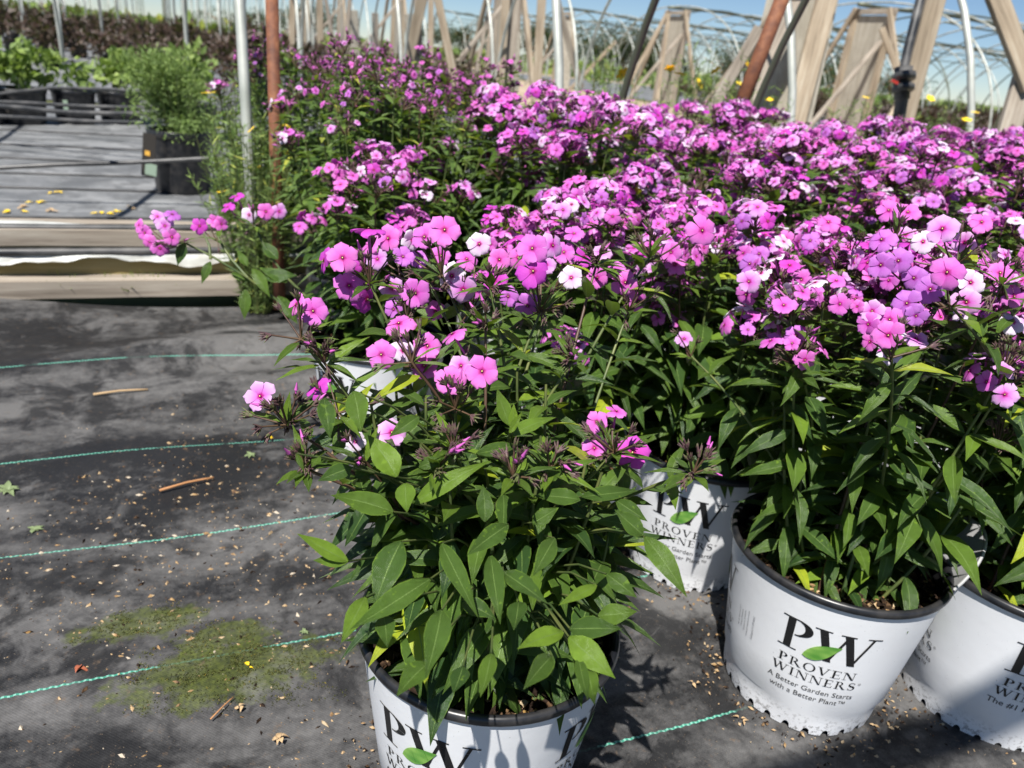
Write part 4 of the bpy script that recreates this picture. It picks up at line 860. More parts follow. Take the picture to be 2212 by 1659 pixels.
yl = [(UN(.22, 2.72), .72, .17, 6, 'fine-leaved yellow-flowered plant just left of the rusty post'), (UN(.22, 2.36), .62, .14, 3, 'loose fine-leaved plant in front of the foot of the rusty post'), (UN(.50, 2.75), .68, .17, 3, 'fine-leaved plant right behind the rusty post'),
      (UN(.80, 2.42), .66, .15, 6, 'fine-leaved plant with yellow flowers among the budding phlox'), (UN(1.15, 1.95), .50, .10, 3, 'small yellow-flowered plant between the budding phlox rows'), (UN(1.85, 2.62), .95, .20, 12, 'yellow-flowered plant behind the pink block, below the far wooden panel'),
      (UN(2.12, 2.64), .97, .20, 12, 'yellow-flowered plant behind the pink block, left of the leaning rusty pipe'), (UN(2.75, 2.62), .86, .18, 8, 'yellow-flowered plant behind the block, under the big grey board'), (UN(3.2, 2.60), .86, .18, 12, 'yellow-flowered plant behind the block, rightmost of its row'), (UN(1.5, 2.66), .90, .15, 2, 'tall fine-leaved plant behind the block near the first white hoop')]
for i, (loc, h, r, nf, lab) in enumerate(yl): coreopsis(tuple(loc), 500 + i, h, r, nf, lab, i != 1)

# ------------------------------------------------------------------ plants in black pots on the next bed

b = G(397, 412); t = thing('potted_shrub', 'round fine-leaved green shrub in a tall black pot with a plant tag', 'potted plant', tuple(b))
black_pot(t, .150, .30); rng = random.Random(12); mb = MB()
cloud(mb, (-.02, 0, .47), (.27, .25, .21), 7000, .030, .007, rng, .5, .5, .55, 14); cloud(mb, (0, 0, .36), (.24, .22, .12), 1400, .03, .007, rng, .5, -.2, .45, 8); mb.build('foliage', M['leaf_fine'], t)
mb = MB()
for i in range(14): a = i * 2.4; tube(mb, [Vector((.04 * math.cos(a), .04 * math.sin(a), .24)), Vector((.08 * math.cos(a), .08 * math.sin(a), .40)), Vector((.15 * math.cos(a), .15 * math.sin(a), .52 + .02 * (i % 4)))], .003, .002, 5)
mb.build('stems', M['stem'], t)
tg = thing('plant_tag', 'tall dark plant tag with an orange flower picture on the black shrub pot', 'plant tag', tuple(G(320, 388)))
A_ = P(322, 345, 3.66); d_ = A_ - Vector(tg.location)
mb = MB(); box(mb, (d_.x, d_.y, d_.z + .02), (.062, .003, .20), Matrix.Rotation(rad(8), 3, 'Y')); mb.build('card', M['tag_dark'], tg, smooth=False)
mb = MB(); box(mb, (d_.x - .004, d_.y - .003, d_.z + .03), (.024, .001, .022), Matrix.Rotation(rad(8), 3, 'Y')); mb.build('flower_picture', M['tag_picture'], tg, smooth=False)
mb = MB(); box(mb, (d_.x + .006, d_.y - .003, d_.z - .045), (.055, .001, .055), Matrix.Rotation(rad(8), 3, 'Y')); mb.build('name_strip', M['tagpaper'], tg, smooth=False)
for i, (px, py, d, r, lab) in enumerate(((48, 240, 5.4, .18, 'leafy bright green plant in a black pot at the left edge'), (165, 238, 5.5, .15, 'sparse yellow-green plant in a black pot, second from the left edge'), (262, 228, 5.6, .16, 'pale green leafy plant in a black pot just left of the round shrub'), (-40, 250, 5.2, .18, 'pale leafy plant in a black pot cut by the left edge'), (425, 250, 4.9, .15, 'pale green plant in a black pot hidden behind the round shrub'))):
    b = G(px, 265 if i != 4 else 300); t = thing('potted_shrub', lab, 'potted plant', tuple(b)); black_pot(t, r, .24); rng = random.Random(30 + i)
    mb = MB(); hh = (.28, .22, .26, .26, .3)[i]; cloud(mb, (0, 0, .25 + hh * .5), (.24, .22, hh * .62), 330 if i != 1 else 150, .075, .045, rng, .5, .3, .5, 8); mb.build('foliage', M['leaf_lime'], t)
    tg = thing('plant_tag', 'small pale plant tag beside the %s black pot from the left edge' % ('second', 'third', 'fourth', 'first', 'fifth')[i], 'plant tag', tuple(b + Vector((.04, -r - .03, 0)))); mb = MB(); box(mb, (0, 0, .13), (.034, .003, .09)); mb.build('card', M['tagpaper'] if i % 2 else M['tag_dark'], tg, smooth=False)

# irrigation pipes strung over the next bed
def pipe(name, pts, r, m, label, cat, sides=8):
    mb = MB(); tube(mb, pts, r, sides=sides, cap=True); return tag(mb.build(name, m), label, cat, 'black irrigation pipes of the next bed')
def smooth_px(pts, n=24):
    ws = [P(*q) for q in pts]; out = []
    for i in range(len(ws) - 1):
        p0, p1, p2, p3 = ws[max(0, i - 1)], ws[i], ws[i + 1], ws[min(len(ws) - 1, i + 2)]
        for j in range(n): t_ = j / n; out.append(.5 * (2 * p1 + (p2 - p0) * t_ + (2 * p0 - 5 * p1 + 4 * p2 - p3) * t_ ** 2 + (3 * p1 - p0 - 3 * p2 + p3) * t_ ** 3))
    return out + [ws[-1]]
pipe('irrigation_pipe', smooth_px([(-60, 366, 3.2), (120, 356, 3.3), (280, 351, 3.4), (470, 341, 3.5)], 6), .0095, M['poly'], 'black pipe strung across in front of the shrub in the tall black pot', 'pipe')
pipe('irrigation_pipe', smooth_px([(-60, 210, 4.9), (60, 195, 4.9), (130, 190, 4.9), (250, 194, 4.9), (340, 201, 4.9)], 6), .0095, M['poly'], 'uppermost black pipe passing in front of the left black pots', 'pipe')
pipe('irrigation_pipe', smooth_px([(-60, 218, 4.6), (60, 222, 4.6), (180, 229, 4.6), (340, 233, 4.6)], 6), .010, M['poly'], 'black pipe just below the uppermost one, left of the round shrub', 'pipe')
pipe('irrigation_pipe', smooth_px([(-60, 226, 4.45), (40, 232, 4.45), (160, 243, 4.45), (360, 246, 4.45)], 6), .013, M['poly'], 'thickest black pipe curving across left of the round shrub', 'pipe')
pipe('irrigation_pipe', smooth_px([(-60, 248, 4.3), (60, 254, 4.3), (200, 262, 4.3), (310, 264, 4.3)], 6), .010, M['poly'], 'lowest black pipe of the group left of the round shrub', 'pipe')

# ------------------------------------------------------------------ maroon shrubs of the far beds
def maroon_proto(seed, potm, lab):
    t = thing('maroon_shrub', lab, 'potted shrub', (0, 0, 0)); rng = random.Random(seed); mb = MB()
    cloud(mb, (0, 0, .42), (.40, .40, .34), 620, .085, .045, rng, .45, .5, .5, 9); mb.build('foliage', M['leaf_maroon'], t)
    mb = MB(); lathe(mb, [(.0001, 0), (.12, 0), (.14, .22), (.15, .23), (.14, .24), (.13, .2), (.0001, .2)], 20); mb.build('pot', potm, t); return t
mp = [maroon_proto(s_, m_, '') for s_, m_ in ((1, M['pot_black']), (2, M['pot_black']), (3, M['film']))]
mused = set(); rr = random.Random(9); mcount = 0
def place_maroon(u, n, k_, lab, grp):
    global mcount
    src = mp[k_]; o = copy_tree(src) if k_ in mused else src; mused.add(k_); c = UN(u, n); o.location = (c.x, c.y, 0); o.rotation_euler = (0, 0, rr.random() * 6.28); s_ = rr.uniform(.8, 1.12); o.scale = (s_, s_, s_ * rr.uniform(.85, 1.05)); o['label'] = lab; o['group'] = grp; mcount += 1
for n in (9.3, 10.1, 11.0, 12.1, 13.3, 14.8, 16.4, 18.2, 20.2, 22.6, 25.2, 28.2, 31.5):
    u = -15.0 if n > 14 else -9.0
    while u < 4.3:
        w_ = UN(u, n); xc = .9243 * u - .382 * n; dp = .3887 * u + .833 * n
        if dp > 2 and -.74 < xc / dp < .1 and not (n < 12.6 and xc / dp < -.50) and rr.random() < .93: place_maroon(u + rr.uniform(-.1, .1), n + rr.uniform(-.15, .15), rr.choice((0, 1)), 'dark maroon shrub in the beds on the left behind the potted plants', 'maroon shrubs of the left far beds')
        u += .78 + n * .012
for n in (7.6, 8.5, 9.5, 10.7, 12.2, 14.0, 16.2, 18.8):
    u = 12.6
    while u < 34:
        xc = .9243 * u - .382 * n; dp = .3887 * u + .833 * n
        if .20 < xc / dp < .70 and dp < 24: place_maroon(u, n + rr.uniform(-.1, .1), 2 if u < 13.5 else rr.choice((0, 1)), 'dark maroon shrub in the bed beyond the sand road on the right' if u >= 13.5 else 'dark maroon shrub in a white pot beside the sand road on the right', 'maroon shrubs right of the sand road' if u >= 13.5 else 'maroon shrubs in white pots along the sand road')
        u += .86
# yellow-green crops far off, one mass that nobody could count
rng = random.Random(21); mb = MB()
for _ in range(9000):
    n = 33 + 70 * rng.random() ** 1.6; u = rng.uniform(-80, 5) if rng.random() < .75 else rng.uniform(16, 60)
    if u > 10 and n < 33: continue
    c = UN(u, n, .0); zz = rng.uniform(.05, .5) * (.9 + .3 * math.sin(n * .7)); d = rvec(rng); d[2] = abs(d[2]) + .3; small_leaf(mb, (c.x, c.y, zz), d / np.linalg.norm(d), rvec(rng), rng.uniform(.3, .7), rng.uniform(.25, .5), rng.random())
tag(mb.build('crop_field', M['leaf_crop']), 'yellow-green crop growing far behind the maroon shrubs', 'crop', kind='stuff')
mb = MB(); rng = random.Random(22)
for _ in range(5000):
    u = rng.uniform(15, 60); n = rng.uniform(17, 30) if rng.random() < .7 else rng.uniform(9, 17)
    if u < 26 and n < 16.5: continue
    c = UN(u, n, 0); d = rvec(rng); d[2] = abs(d[2]) + .3; small_leaf(mb, (c.x, c.y, rng.uniform(.1, .6)), d / np.linalg.norm(d), rvec(rng), rng.uniform(.2, .4), rng.uniform(.15, .3), rng.random())
tag(mb.build('crop_field', M['leaf_crop']), 'yellow-green crop behind the maroon shrubs right of the sand road', 'crop', kind='stuff')
# far trees
def tree(px, d, h, wd, seed, lab):
    c = P(px, 200, d); t = thing('tree', lab, 'tree', (c.x, c.y, 0), 0, 'dark trees along the far edge of the nursery'); rng = random.Random(seed)
    mb = MB(); tube(mb, [(0, 0, 0), (.05, .02, h * .3), (0, .1, h * .7)], h * .035, h * .012, 8)
    for i in range(5): a = i * 1.3; tube(mb, [(0, 0, h * (.2 + .08 * i)), (wd * .2 * math.cos(a), wd * .2 * math.sin(a), h * (.4 + .08 * i)), (wd * .38 * math.cos(a), wd * .38 * math.sin(a), h * (.55 + .07 * i))], h * .014, h * .004, 5)
    mb.build('trunk', M['stick'], t); mb = MB(); cloud(mb, (0, 0, h * .56), (wd * .55, wd * .55, h * .48), 1500, h * .07, h * .05, rng, .5, .3, .5, 13); mb.build('crown', M['leaf_tree'], t)
far = [(690, 70, 3.0, 5), (640, 78, 3.2, 5), (1000, 80, 3.2, 4), (950, 84, 3.2, 5), (1060, 80, 4.2, 5), (1140, 62, 3.6, 4.5), (1180, 60, 3.8, 5), (1290, 52, 2.9, 4.0), (1335, 50, 3.3, 4.0), (1375, 50, 3.2, 4), (1420, 48, 3.1, 4), (1452, 46, 2.5, 3.6), (1560, 44, 2.5, 4), (1600, 44, 2.3, 3.6), (1640, 43, 2.6, 4), (1700, 42, 2.4, 4), (1755, 40, 2.3, 4), (1800, 46, 3.6, 4.5), (1920, 60, 3.2, 5), (560, 95, 3.0, 6), (480, 100, 2.6, 6)]
for i, (px, d, h, wd) in enumerate(far): tree(px, d, h, wd, 600 + i, 'dark green tree of the far tree line, %s counted from the left' % ORD[sorted(range(len(far)), key=lambda q: far[q][0]).index(i)])

# ------------------------------------------------------------------ hoop houses
def hoop_mesh(r, m, name='hoop_pipe', W2=3.0, Hh=2.25):
    mb = MB(); pts = []
    for i in range(33):
        a = PI * i / 32; ca, sa = math.cos(a), math.sin(a); pts.append((0, W2 * math.copysign(abs(ca) ** .82, ca), Hh * sa ** .86))
    tube(mb, pts, r, sides=7); return mb.mesh(name, m)
HM = hoop_mesh(.0165, M['steel'], 'greenhouse_hoop'); HM2 = hoop_mesh(.016, M['steel_dark'], 'greenhouse_hoop')
for j, nc in enumerate((5.5, 11.5, 17.5, 23.5, 29.5, 35.5, 41.5, 47.5, 53.5)):
    us_ = [0.22 + 1.045 * k_ for k_ in range(-18 if j else -4, 5)]
    for u in us_:
        dp = .3887 * u + .833 * (nc + 3)
        if dp < 2: continue
        o = link('greenhouse_hoop', HM, None, tuple(UN(u, nc)), (0, 0, BROT)); tag(o, ('bare galvanised hoop of the nearest greenhouse, rising from the low wall' if j == 0 else 'bare hoop of a greenhouse on the left, %s tunnel behind the low wall' % ORD[j]), 'greenhouse hoop', 'hoops of tunnel %s left' % ORD[j])
for j, nc in enumerate((5.5, 11.5, 17.5, 23.5, 29.5, 35.5)):
    for k_ in range(16):
        u = 11.5 + .92 * k_; xc = .9243 * u - .382 * nc; dp = .3887 * u + .833 * nc
        if xc / dp > 1.25: continue
        o = link('greenhouse_hoop', HM2 if (k_ + j) % 3 == 0 else HM, None, tuple(UN(u, nc)), (0, 0, BROT)); tag(o, 'bare hoop of a greenhouse beyond the sand road, %s tunnel back' % ORD[j], 'greenhouse hoop', 'hoops of tunnel %s beyond the road' % ORD[j])
# ridge purlins
for j, nc in enumerate((11.5, 17.5, 23.5, 29.5, 35.5)):
    mb = MB(); tube(mb, [UN(u, nc + .03 * math.sin(u * 2), 2.22 + .035 * math.sin(u * 1.5 + j)) for u in np.linspace(11.2, 25.5, 60)], .035, sides=7, cap=True)
    tag(mb.build('ridge_purlin', M['steel_dark']), 'long wavy ridge pipe of the %s tunnel beyond the sand road' % ORD[j + 1], 'ridge pipe', 'ridge pipes beyond the road')
    for sd in (-1, 1):
        mb = MB(); tube(mb, [UN(u, nc + sd * 1.7, 1.93 + .015 * math.sin(u * 1.9 + j)) for u in np.linspace(11.4, 25, 40)], .014, sides=6, cap=True)
        tag(mb.build('side_purlin', M['steel_dark']), '%s side pipe of the %s tunnel beyond the sand road' % ('nearer' if sd < 0 else 'farther', ORD[j + 1]), 'side pipe', 'side pipes beyond the road')
# camera's own tunnel: arcs that lean this way from the low wall
mb = MB()
def near_arc(u, lab, m, r=.013):
    mb = MB(); pts = [UN(u, 2.5 - 2.9 + 2.9 * abs(math.cos(a)) ** .8 * (1 if math.cos(a) > 0 else -1), 2.25 * math.sin(a) ** .9 if a > 0 else 0) for a in np.linspace(0, rad(100), 24)]
    tube(mb, pts, r, sides=7); tag(mb.build('thin_hoop', m), lab, 'greenhouse hoop', 'thin hoops leaning over the phlox block')
near_arc(1.42, 'thin dark hoop leaning right, just right of the middle white hoop', M['steel_dark']); near_arc(1.98, 'thin dark hoop leaning right beside the leaning rusty pipe', M['steel_dark'])
# rusty pipes
mb = MB(); a, b = P(586, -60, 2.10), P(604, 668, 2.30); tube(mb, [a, a.lerp(b, .5), b], .0175, sides=14, cap=True); tag(mb.build('rusty_post', M['rust']), 'upright rusty pipe post at the left edge of the phlox block', 'post')
mb = MB(); a, b = P(1712, -60, 2.75), P(1560, 330, 2.95); tube(mb, [a, a.lerp(b, .5), b], .027, sides=14, cap=True); tag(mb.build('rusty_post', M['rust']), 'thick rusty pipe leaning in front of the big grey board', 'post')
# white film-topped black riser with red valve
t = thing('water_riser', 'black water riser pipe with a valve and red handle beside the tan lumber', 'water pipe', tuple(P(1915, 330, 4.3)))
ro = Vector(t.location)
mb = MB(); tube(mb, [P(1995, -30, 4.1) - ro, P(1960, 110, 4.12) - ro, P(1952, 150, 4.13) - ro], .024, sides=10); tube(mb, [P(1952, 145, 4.12) - ro, P(1948, 215, 4.15) - ro], .046, .040, sides=12, cap=True); tube(mb, [P(1950, 205, 4.15) - ro, P(1930, 330, 4.3) - ro], .034, sides=10); mb.build('pipe', M['poly'], t)
mb = MB(); tube(mb, [P(1953, 160, 4.07) - ro, P(1953, 172, 4.07) - ro], .058, sides=12, cap=True); tube(mb, [P(1951, 186, 4.09) - ro, P(1951, 196, 4.09) - ro], .056, sides=12, cap=True); mb.build('collar', M['poly'], t)
mb = MB(); a = P(1945, 178, 4.05) - ro; box(mb, a + Vector((-.03, 0, 0)), (.035, .02, .014), Matrix.Rotation(rad(20), 3, 'Y')); mb.build('handle', M['red'], t, smooth=False)

# end frames of the tunnels: panel in a lumber frame with raking braces
def end_frame(u, n, label, grp, nearer=False, wP=.78, Hh=2.02, rake=True, var=0):
    t = thing('end_frame', label, 'greenhouse end frame', tuple(UN(u, n)), BROT, grp); X = Vector((0, 1, 0))
    mb = MB(); box(mb, (0, 0, Hh / 2), (.022, wP, Hh)); mb.build('panel', M['panel'], t, smooth=False)
    for s_ in (-1, 1): beam('post', (-.035, s_ * (wP / 2 + .03), 0), (-.035, s_ * (wP / 2 + .03), Hh + .12), .13, .05, M['wood_tan'] if (var + s_) % 2 else M['wood_grey'], t, side=(0, 1, 0))
    beam('header', (-.04, -wP / 2 - .1, Hh + .06), (-.04, wP / 2 + .1, Hh + .06), .09, .05, M['wood_grey'], t, side=(0, 0, 1))
    if rake:
        beam('brace', (-.10, -wP / 2 - 1.15, 0), (-.10, -wP / 2 + .02, Hh + .1), .085, .05, M['wood_tan'], t, side=(0, 1, 0)); beam('brace', (-.10, wP / 2 + 1.15, 0), (-.10, wP / 2 - .02, Hh + .1), .085, .05, M['wood_tan'], t, side=(0, 1, 0))
        beam('brace', (-1.35, -wP / 2, 0), (-.06, -wP / 2 + .05, Hh * .8), .085, .05, M['wood_grey'], t, side=(0, 1, 0))
    return t
M['panel'] = wood('plywood_panel', (0.27, 0.24, 0.19), (0.39, 0.355, 0.29), (0.48, 0.44, 0.37), 0.6)
kp = M['panel'].node_tree
for nd in kp.nodes:
    if nd.type == 'MAPPING': nd.inputs['Scale'].default_value = (6, 6, 0.5)
for i, nc in enumerate((11.2, 17.2, 23.2, 29.2)): end_frame(11.35, nc, 'grey panel in a lumber end frame beyond the sand road, %s from the right' % ORD[i], 'end frames beyond the sand road', rake=True, var=i)
for i, nc in enumerate((11.3, 17.3, 23.3, 29.3)): end_frame(4.6, nc, 'lumber end frame with raking braces this side of the road, %s from the right' % ORD[i], 'end frames this side of the sand road', rake=True, var=i + 1)
# the big near board with its diagonal lumber
def tri_board(name, quad, thick, m, parent):
    vs = [Vector(q) for q in quad]; nn = (vs[1] - vs[0]).cross(vs[3] - vs[0]).normalized() * thick; mb = MB()
    c = parent.location; V = [v - c for v in vs] + [v - c + nn for v in vs]; mb.add([tuple(v) for v in V], [(0, 1, 2, 3), (7, 6, 5, 4), (0, 4, 5, 1), (1, 5, 6, 2), (2, 6, 7, 3), (3, 7, 4, 0)]); return mb.build(name, m, parent, smooth=False)
t = thing('end_frame', 'big weathered grey board nailed to tan lumber behind the leaning rusty pipe', 'greenhouse end frame', tuple(P(1700, 300, 5.6)), 0, 'end frames this side of the sand road')
tri_board('panel', [P(1672, -40, 5.5), P(1820, -40, 5.9), P(1738, 330, 6.0), P(1590, 300, 5.6)], .03, M['panel'], t)
def wbeam(name, a, b, w_, th, m, t, side=(0, 0, 1)): 
    o = beam(name, Vector(a) - t.location, Vector(b) - t.location, w_, th, m, None, side); o.parent = t; return o
for (a, b, wd, m_) in ((P(1795, -40, 5.6), P(1700, 330, 5.7), .15, M['wood_tan']), (P(1745, -40, 5.3), P(1598, 250, 5.3), .09, M['wood_grey']), (P(1730, -40, 5.2), P(1530, 230, 5.9), .09, M['wood_tan']), (P(1640, 60, 5.2), P(1520, 265, 5.4), .07, M['wood_grey'])): wbeam('brace', a, b, wd, .045, m_, t, side=tuple(_R))
t = thing('lumber_brace', 'long tan board leaning up to the right beside the black riser pipe', 'brace', tuple(P(1940, 345, 4.3))); 
wbeam('board', P(2030, -40, 4.2), P(1930, 345, 4.5), .105, .045, M['wood_tan'], t, side=tuple(_R))
t = thing('lumber_brace', 'crossed tan boards rising at the right edge of the view', 'brace', tuple(P(2170, 360, 4.2)))
wbeam('board', P(2140, -40, 4.2), P(2228, 190, 4.3), .105, .045, M['wood_tan'], t, side=tuple(_R)); wbeam('board', P(2245, 60, 4.3), P(2150, 380, 4.4), .12, .045, M['wood_grey'], t, side=tuple(_R))
t = thing('lumber_brace', 'pair of orange-tan boards standing behind the block right of the budding phlox', 'brace', tuple(P(1090, 210, 8.4)))
wbeam('board', P(1112, -30, 8.2), P(1090, 215, 8.6), .15, .05, M['wood_grey'], t, side=tuple(_R)); wbeam('board', P(1095, -30, 8.1), P(1078, 215, 8.5), .09, .05, M['wood_tan'], t, side=tuple(_R))
t = thing('lumber_brace', 'slender tan boards leaning left of the two orange-tan boards', 'brace', tuple(P(960, 200, 9)))
wbeam('board', P(918, -30, 8.6), P(870, 190, 9.2), .12, .05, M['wood_tan'], t, side=tuple(_R)); wbeam('board', P(940, -30, 8.8), P(985, 185, 9.2), .09, .05, M['wood_tan'], t, side=tuple(_R)); wbeam('board', P(903, -30, 8.8), P(905, 190, 9.2), .09, .05, M['wood_grey'], t, side=tuple(_R))
t = thing('lumber_brace', 'raking tan board between the middle white hoop and the orange-tan boards', 'brace', tuple(P(1180, 200, 9)))
wbeam('board', P(1172, -30, 8.6), P(1158, 215, 9), .10, .05, M['wood_tan'], t, side=tuple(_R)); wbeam('board', P(1195, -30, 8.8), P(1255, 190, 9.4), .08, .05, M['wood_grey'], t, side=tuple(_R))

rr = random.Random(4)
for i, (x0, y0, x1, y1, wp, d, mm, lab) in enumerate((
    (633,-20,630,118,14,10.5,'wood_tan','tan post standing right of the upright rusty pipe'), (690,-20,693,95,14,13,'wood_tan','tan post beyond the budding phlox, left of the pale raking board'), (700,-20,721,95,8,13,'wood_grey','pale raking board beyond the budding phlox, leftmost of its kind'),
    (757,-20,745,125,9,9,'wood_grey','dark weathered post leaning left behind the budding phlox'), (762,22,768,125,22,12,'panel','short wide grey board behind the budding phlox'), (810,28,812,124,14,14,'wood_grey','short weathered post behind the middle of the budding phlox'),
    (885,30,893,135,20,12,'panel','pale wide board behind the slender leaning boards'), (931,-20,930,150,12,11,'wood_tan','slim tan post left of the two orange-tan boards'), (1063,-20,1030,155,7,9,'wood_grey','thin dark board leaning left of the two orange-tan boards'),
    (1108,70,1104,195,34,10,'panel','wide pale board below the two orange-tan boards'), (1140,40,1150,205,10,13,'wood_grey','thin weathered post right of the orange-tan boards'), (1222,45,1214,205,30,15,'panel','pale board left of the middle white hoop'),
    (1330,90,1210,215,7,15,'wood_tan','long raking board crossing behind the middle white hoop'), (1440,30,1340,215,8,15,'wood_tan','raking brown board left of the farther grey panel'), (1445,28,1420,215,7,15,'wood_tan','thin brown upright left of the farther grey panel'),
    (1905,60,1960,215,12,12,'wood_tan','brown raking board right of the nearer grey panel'), (1890,300,1960,190,9,11,'wood_tan','low brown board near the foot of the riser pipe'))):
    t = thing('lumber_brace', lab, 'brace', tuple(P(x1, y1, d))); wbeam('board', P(x0, y0, d), P(x1, y1, d * 1.03), wp * d / 1661, .045, M[mm], t, side=tuple(_R))
# unseen board added overhead to throw the shade over the right-hand pots
t = thing('shade_board', 'timber board added high above the right-hand pots for shade, outside the view', 'board', tuple(G(1900, 1600) - sdir * (2.4 / math.sin(SUN_EL))))
pa, pb = G(1500, 1760), G(2300, 1500); pa, pb = pa + (pa - pb) * 1.5, pb + (pb - pa) * 1.5; off = -sdir * (2.4 / math.sin(SUN_EL))
wbeam('board', pa + off, pb + off, .075, .04, M['wood_tan'], t, side=(0, 0, 1))

# ------------------------------------------------------------------ litter on the fabric
rng = random.Random(31); mb = MB()
for _ in range(30000):
    u = rng.uniform(-2.0, 1.4); n = rng.uniform(-.2, 1.72)
    if math.sin(u * 5 + 1.3) + math.sin(n * 7 + u * 2) + .9 * math.sin(u * 23 + 4 * math.sin(n * 9)) * math.sin(n * 31 + u * 6) + rng.uniform(-1.0, .6) < -.05: continue
    s_ = rng.choice((.001, .001, .0014, .0014, .002, .002, .003, .0045)) * rng.uniform(.7, 1.3); c = UN(u, n, fab_h(u, n) + s_ * .3); L = rng.uniform(1, 2.4)
    a_ = rng.random() * 6.28; ca, sa = math.cos(a_), math.sin(a_); vv = [(c.x + s_ * (L * x * ca - y * sa), c.y + s_ * (L * x * sa + y * ca), c.z + s_ * z) for x, y, z in ((-.6, rng.uniform(-.4, .1), -.2), (rng.uniform(-.2, .2), -.5, -.2), (.6, rng.uniform(-.2, .3), -.2), (rng.uniform(-.3, .3), .5, -.2), (rng.uniform(-.2, .2), rng.uniform(-.1, .1), rng.uniform(.2, .6)))]
    mb.add(vv, [(0, 1, 4), (1, 2, 4), (2, 3, 4), (3, 0, 4)], mi=rng.choice((0, 0, 0, 0, 1, 2, 3, 3, 3)))
for (cx_, cy_) in (C2, C3, C4, F0):
    for _ in range(420):
        a_ = rng.random() * 6.28; r_ = RB + .004 + abs(rng.gauss(0, .028)); x_, y_ = cx_ + r_ * math.cos(a_), cy_ + r_ * math.sin(a_); s_ = rng.choice((.001, .0014, .002, .003, .004)); b_ = rng.random() * 6.28; ca, sa = math.cos(b_), math.sin(b_); L = rng.uniform(1, 2.4)
        vv = [(x_ + s_ * (L * x * ca - y * sa), y_ + s_ * (L * x * sa + y * ca), .002 + s_ * (.2 + z)) for x, y, z in ((-.6, -.1, -.2), (.1, -.5, -.2), (.6, .1, -.2), (-.1, .5, -.2), (0, 0, rng.uniform(.3, .9)))]
        mb.add(vv, [(0, 1, 4), (1, 2, 4), (2, 3, 4), (3, 0, 4)], mi=rng.choice((0, 0, 0, 1, 3, 3, 3, 3)))
M['grit'] = mat('pale_grit', (0.50, 0.42, 0.32), 0.85)
tag(mb.build('litter', [M['chips'], M['dry'], M['grit'], M['soil']], smooth=False), 'wood chips and grit scattered over the black ground fabric', 'litter', kind='stuff')
rng = random.Random(55); mb = MB()
for (cu, cn, ru, rn, cnt) in ((-0.075, 0.99, 0.085, 0.032, 1500), (0.03, 0.86, 0.14, 0.055, 3400), (0.02, 0.93, 0.06, 0.03, 600), (.10, .80, .06, .03, 500)):
    for _ in range(cnt):
        a_ = rng.random() * 6.28; q_ = rng.random() ** .5 * (1 + .35 * math.sin(a_ * 3 + cu * 40) + .2 * math.sin(a_ * 7)); u_, n_ = cu + ru * q_ * math.cos(a_), cn + rn * q_ * math.sin(a_)
        if math.sin(u_ * 90 + 3 * math.sin(n_ * 70)) * math.sin(n_ * 110) < rng.uniform(-.7, .5): continue
        c = UN(u_, n_, fab_h(u_, n_) + .0003); d = rvec(rng); d[2] = abs(d[2]) * .7 + .1; small_leaf(mb, tuple(c), d, rvec(rng), rng.uniform(.0018, .0045), .0016, rng.random())
M['moss'] = leaf_material('moss', (0.045, 0.05, 0.012), (0.15, 0.155, 0.035), (0.1, 0.12, 0.03), trans=0.05)
tag(mb.build('moss', M['moss']), 'low olive moss growing in patches on the woven fabric', 'moss', kind='stuff')
def stick(px0, py0, px1, py1, r, m, lab):
    a, b = G(px0, py0), G(px1, py1); a.z += r + .004; b.z += r + .004; md = a.lerp(b, .45) + Vector((.002, .004, .002)); mb = MB(); tube(mb, [a - a, a.lerp(md, .6) - a, md - a, md.lerp(b, .6) - a + Vector((0, .001, 0)), b - a], r, r * .7, 7, cap=True)
    tag(mb.build('dry_stick', m, loc=tuple(a)), lab, 'stick', 'dry sticks on the ground fabric')
stick(202, 858, 320, 847, .0028, M['dry'], 'pale straw-coloured stick lying on the fabric at the upper left')
stick(345, 1066, 462, 1038, .0026, M['stick'], 'reddish-brown stick lying on the fabric left of the nearest plant')
stick(455, 1560, 505, 1512, .0010, M['stick'], 'thin crooked twig lying on the mossy patch')
def dead_leaf(px, py, s_, m, lab, name='dead_leaf', cat='leaf', n=3):
    c = G(px, py); r2 = random.Random(int(px)); mb = MB()
    for i in range(n):
        a = i * 2.1 + r2.random(); leaf(mb, (r2.uniform(-.3, .3) * s_, r2.uniform(-.3, .3) * s_, .003), (math.cos(a), math.sin(a), r2.uniform(.0, .6)), (r2.uniform(-.5, .5), r2.uniform(-.5, .5), 1), s_ * r2.uniform(.4, .8), s_ * r2.uniform(.25, .5), r2.uniform(.3, .9), r2.uniform(.3, 1.0), .5, r2)
    tag(mb.build(name, m, loc=(c.x, c.y, c.z + .002)), lab, cat)
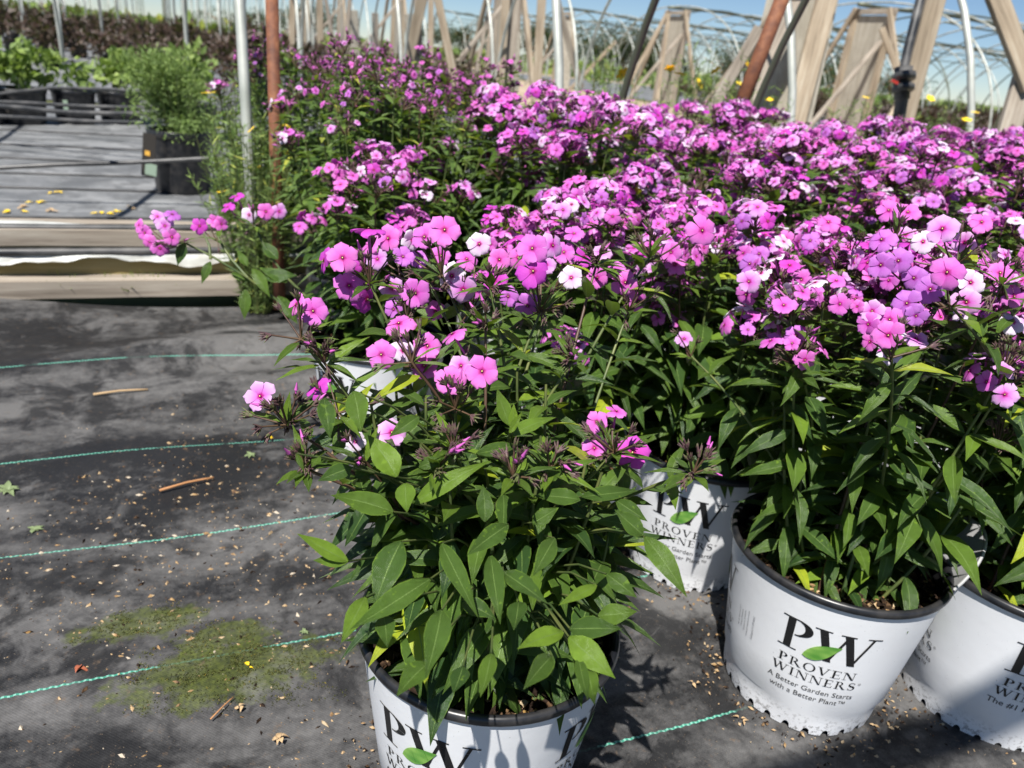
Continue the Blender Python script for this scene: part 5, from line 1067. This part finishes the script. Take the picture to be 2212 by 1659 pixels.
dead_leaf(166, 1450, .022, M['dryleaf'], 'curled red-brown dead leaf on the fabric at the lower left')
dead_leaf(541, 1445, .012, M['yellow'], 'bright yellow fallen petal on the mossy fabric', 'fallen_petal', 'petal', 2)
dead_leaf(583, 951, .014, M['yellow'], 'yellow fallen petal beside the second green thread', 'fallen_petal', 'petal', 2)
dead_leaf(765, 1392, .014, M['yellow'], 'yellow petal beside the left rim of the nearest pot', 'fallen_petal', 'petal', 1)
dead_leaf(520, 1535, .010, M['dry'], 'tan curled dry leaf near the lower mossy patch')
dead_leaf(600, 1600, .014, M['dry'], 'tuft of tan dry debris left of the nearest pot', n=7)
dead_leaf(1500, 1480, .012, M['dry'], 'tan dry leaf on the fabric between the two nearest pots')
dead_leaf(1600, 1560, .012, M['dry'], 'tan dry leaf in front of the fully seen pot', n=4)
for i, (px, py, s_, lab) in enumerate(((18, 1060, .028, 'small pale green weed at the left edge'), (75, 1146, .018, 'tiny green weed just above the third green thread'), (541, 985, .020, 'tiny pale weed below the second green thread'), (657, 1367, .010, 'tiny seedling left of the nearest pot'), (925, 168, .0, ''))):
    if not lab: continue
    c = G(px, py); r2 = random.Random(i); mb = MB()
    for q in range(9): a = q * .7 + r2.random() * .3; leaf(mb, (0, 0, .002), (math.cos(a), math.sin(a), r2.uniform(.1, .9)), (0, 0, 1), s_ * r2.uniform(.4, .85), s_ * .40, .6, .2, .6, r2)
    tag(mb.build('weed', M['weed'], loc=tuple(c)), lab, 'weed', 'small weeds growing through the fabric')
rng = random.Random(77)
for i, (px, py) in enumerate(((50, 448), (78, 440), (30, 460), (105, 455), (125, 418), (245, 460), (285, 452), (225, 462))):
    c = G(px, py); mb = MB()
    for q in range(3): a = q * 2 + rng.random(); leaf(mb, (rng.uniform(-.02, .02), rng.uniform(-.02, .02), .004), (math.cos(a), math.sin(a), .3), (0, 0, 1), .035, .02, .3, .3, .5, rng)
    tag(mb.build('fallen_petal', M['yellow'] if i % 3 else M['dry'], loc=tuple(c)), 'yellow fallen petals on the grey fabric behind the low wall', 'petal', 'fallen petals on the next bed')
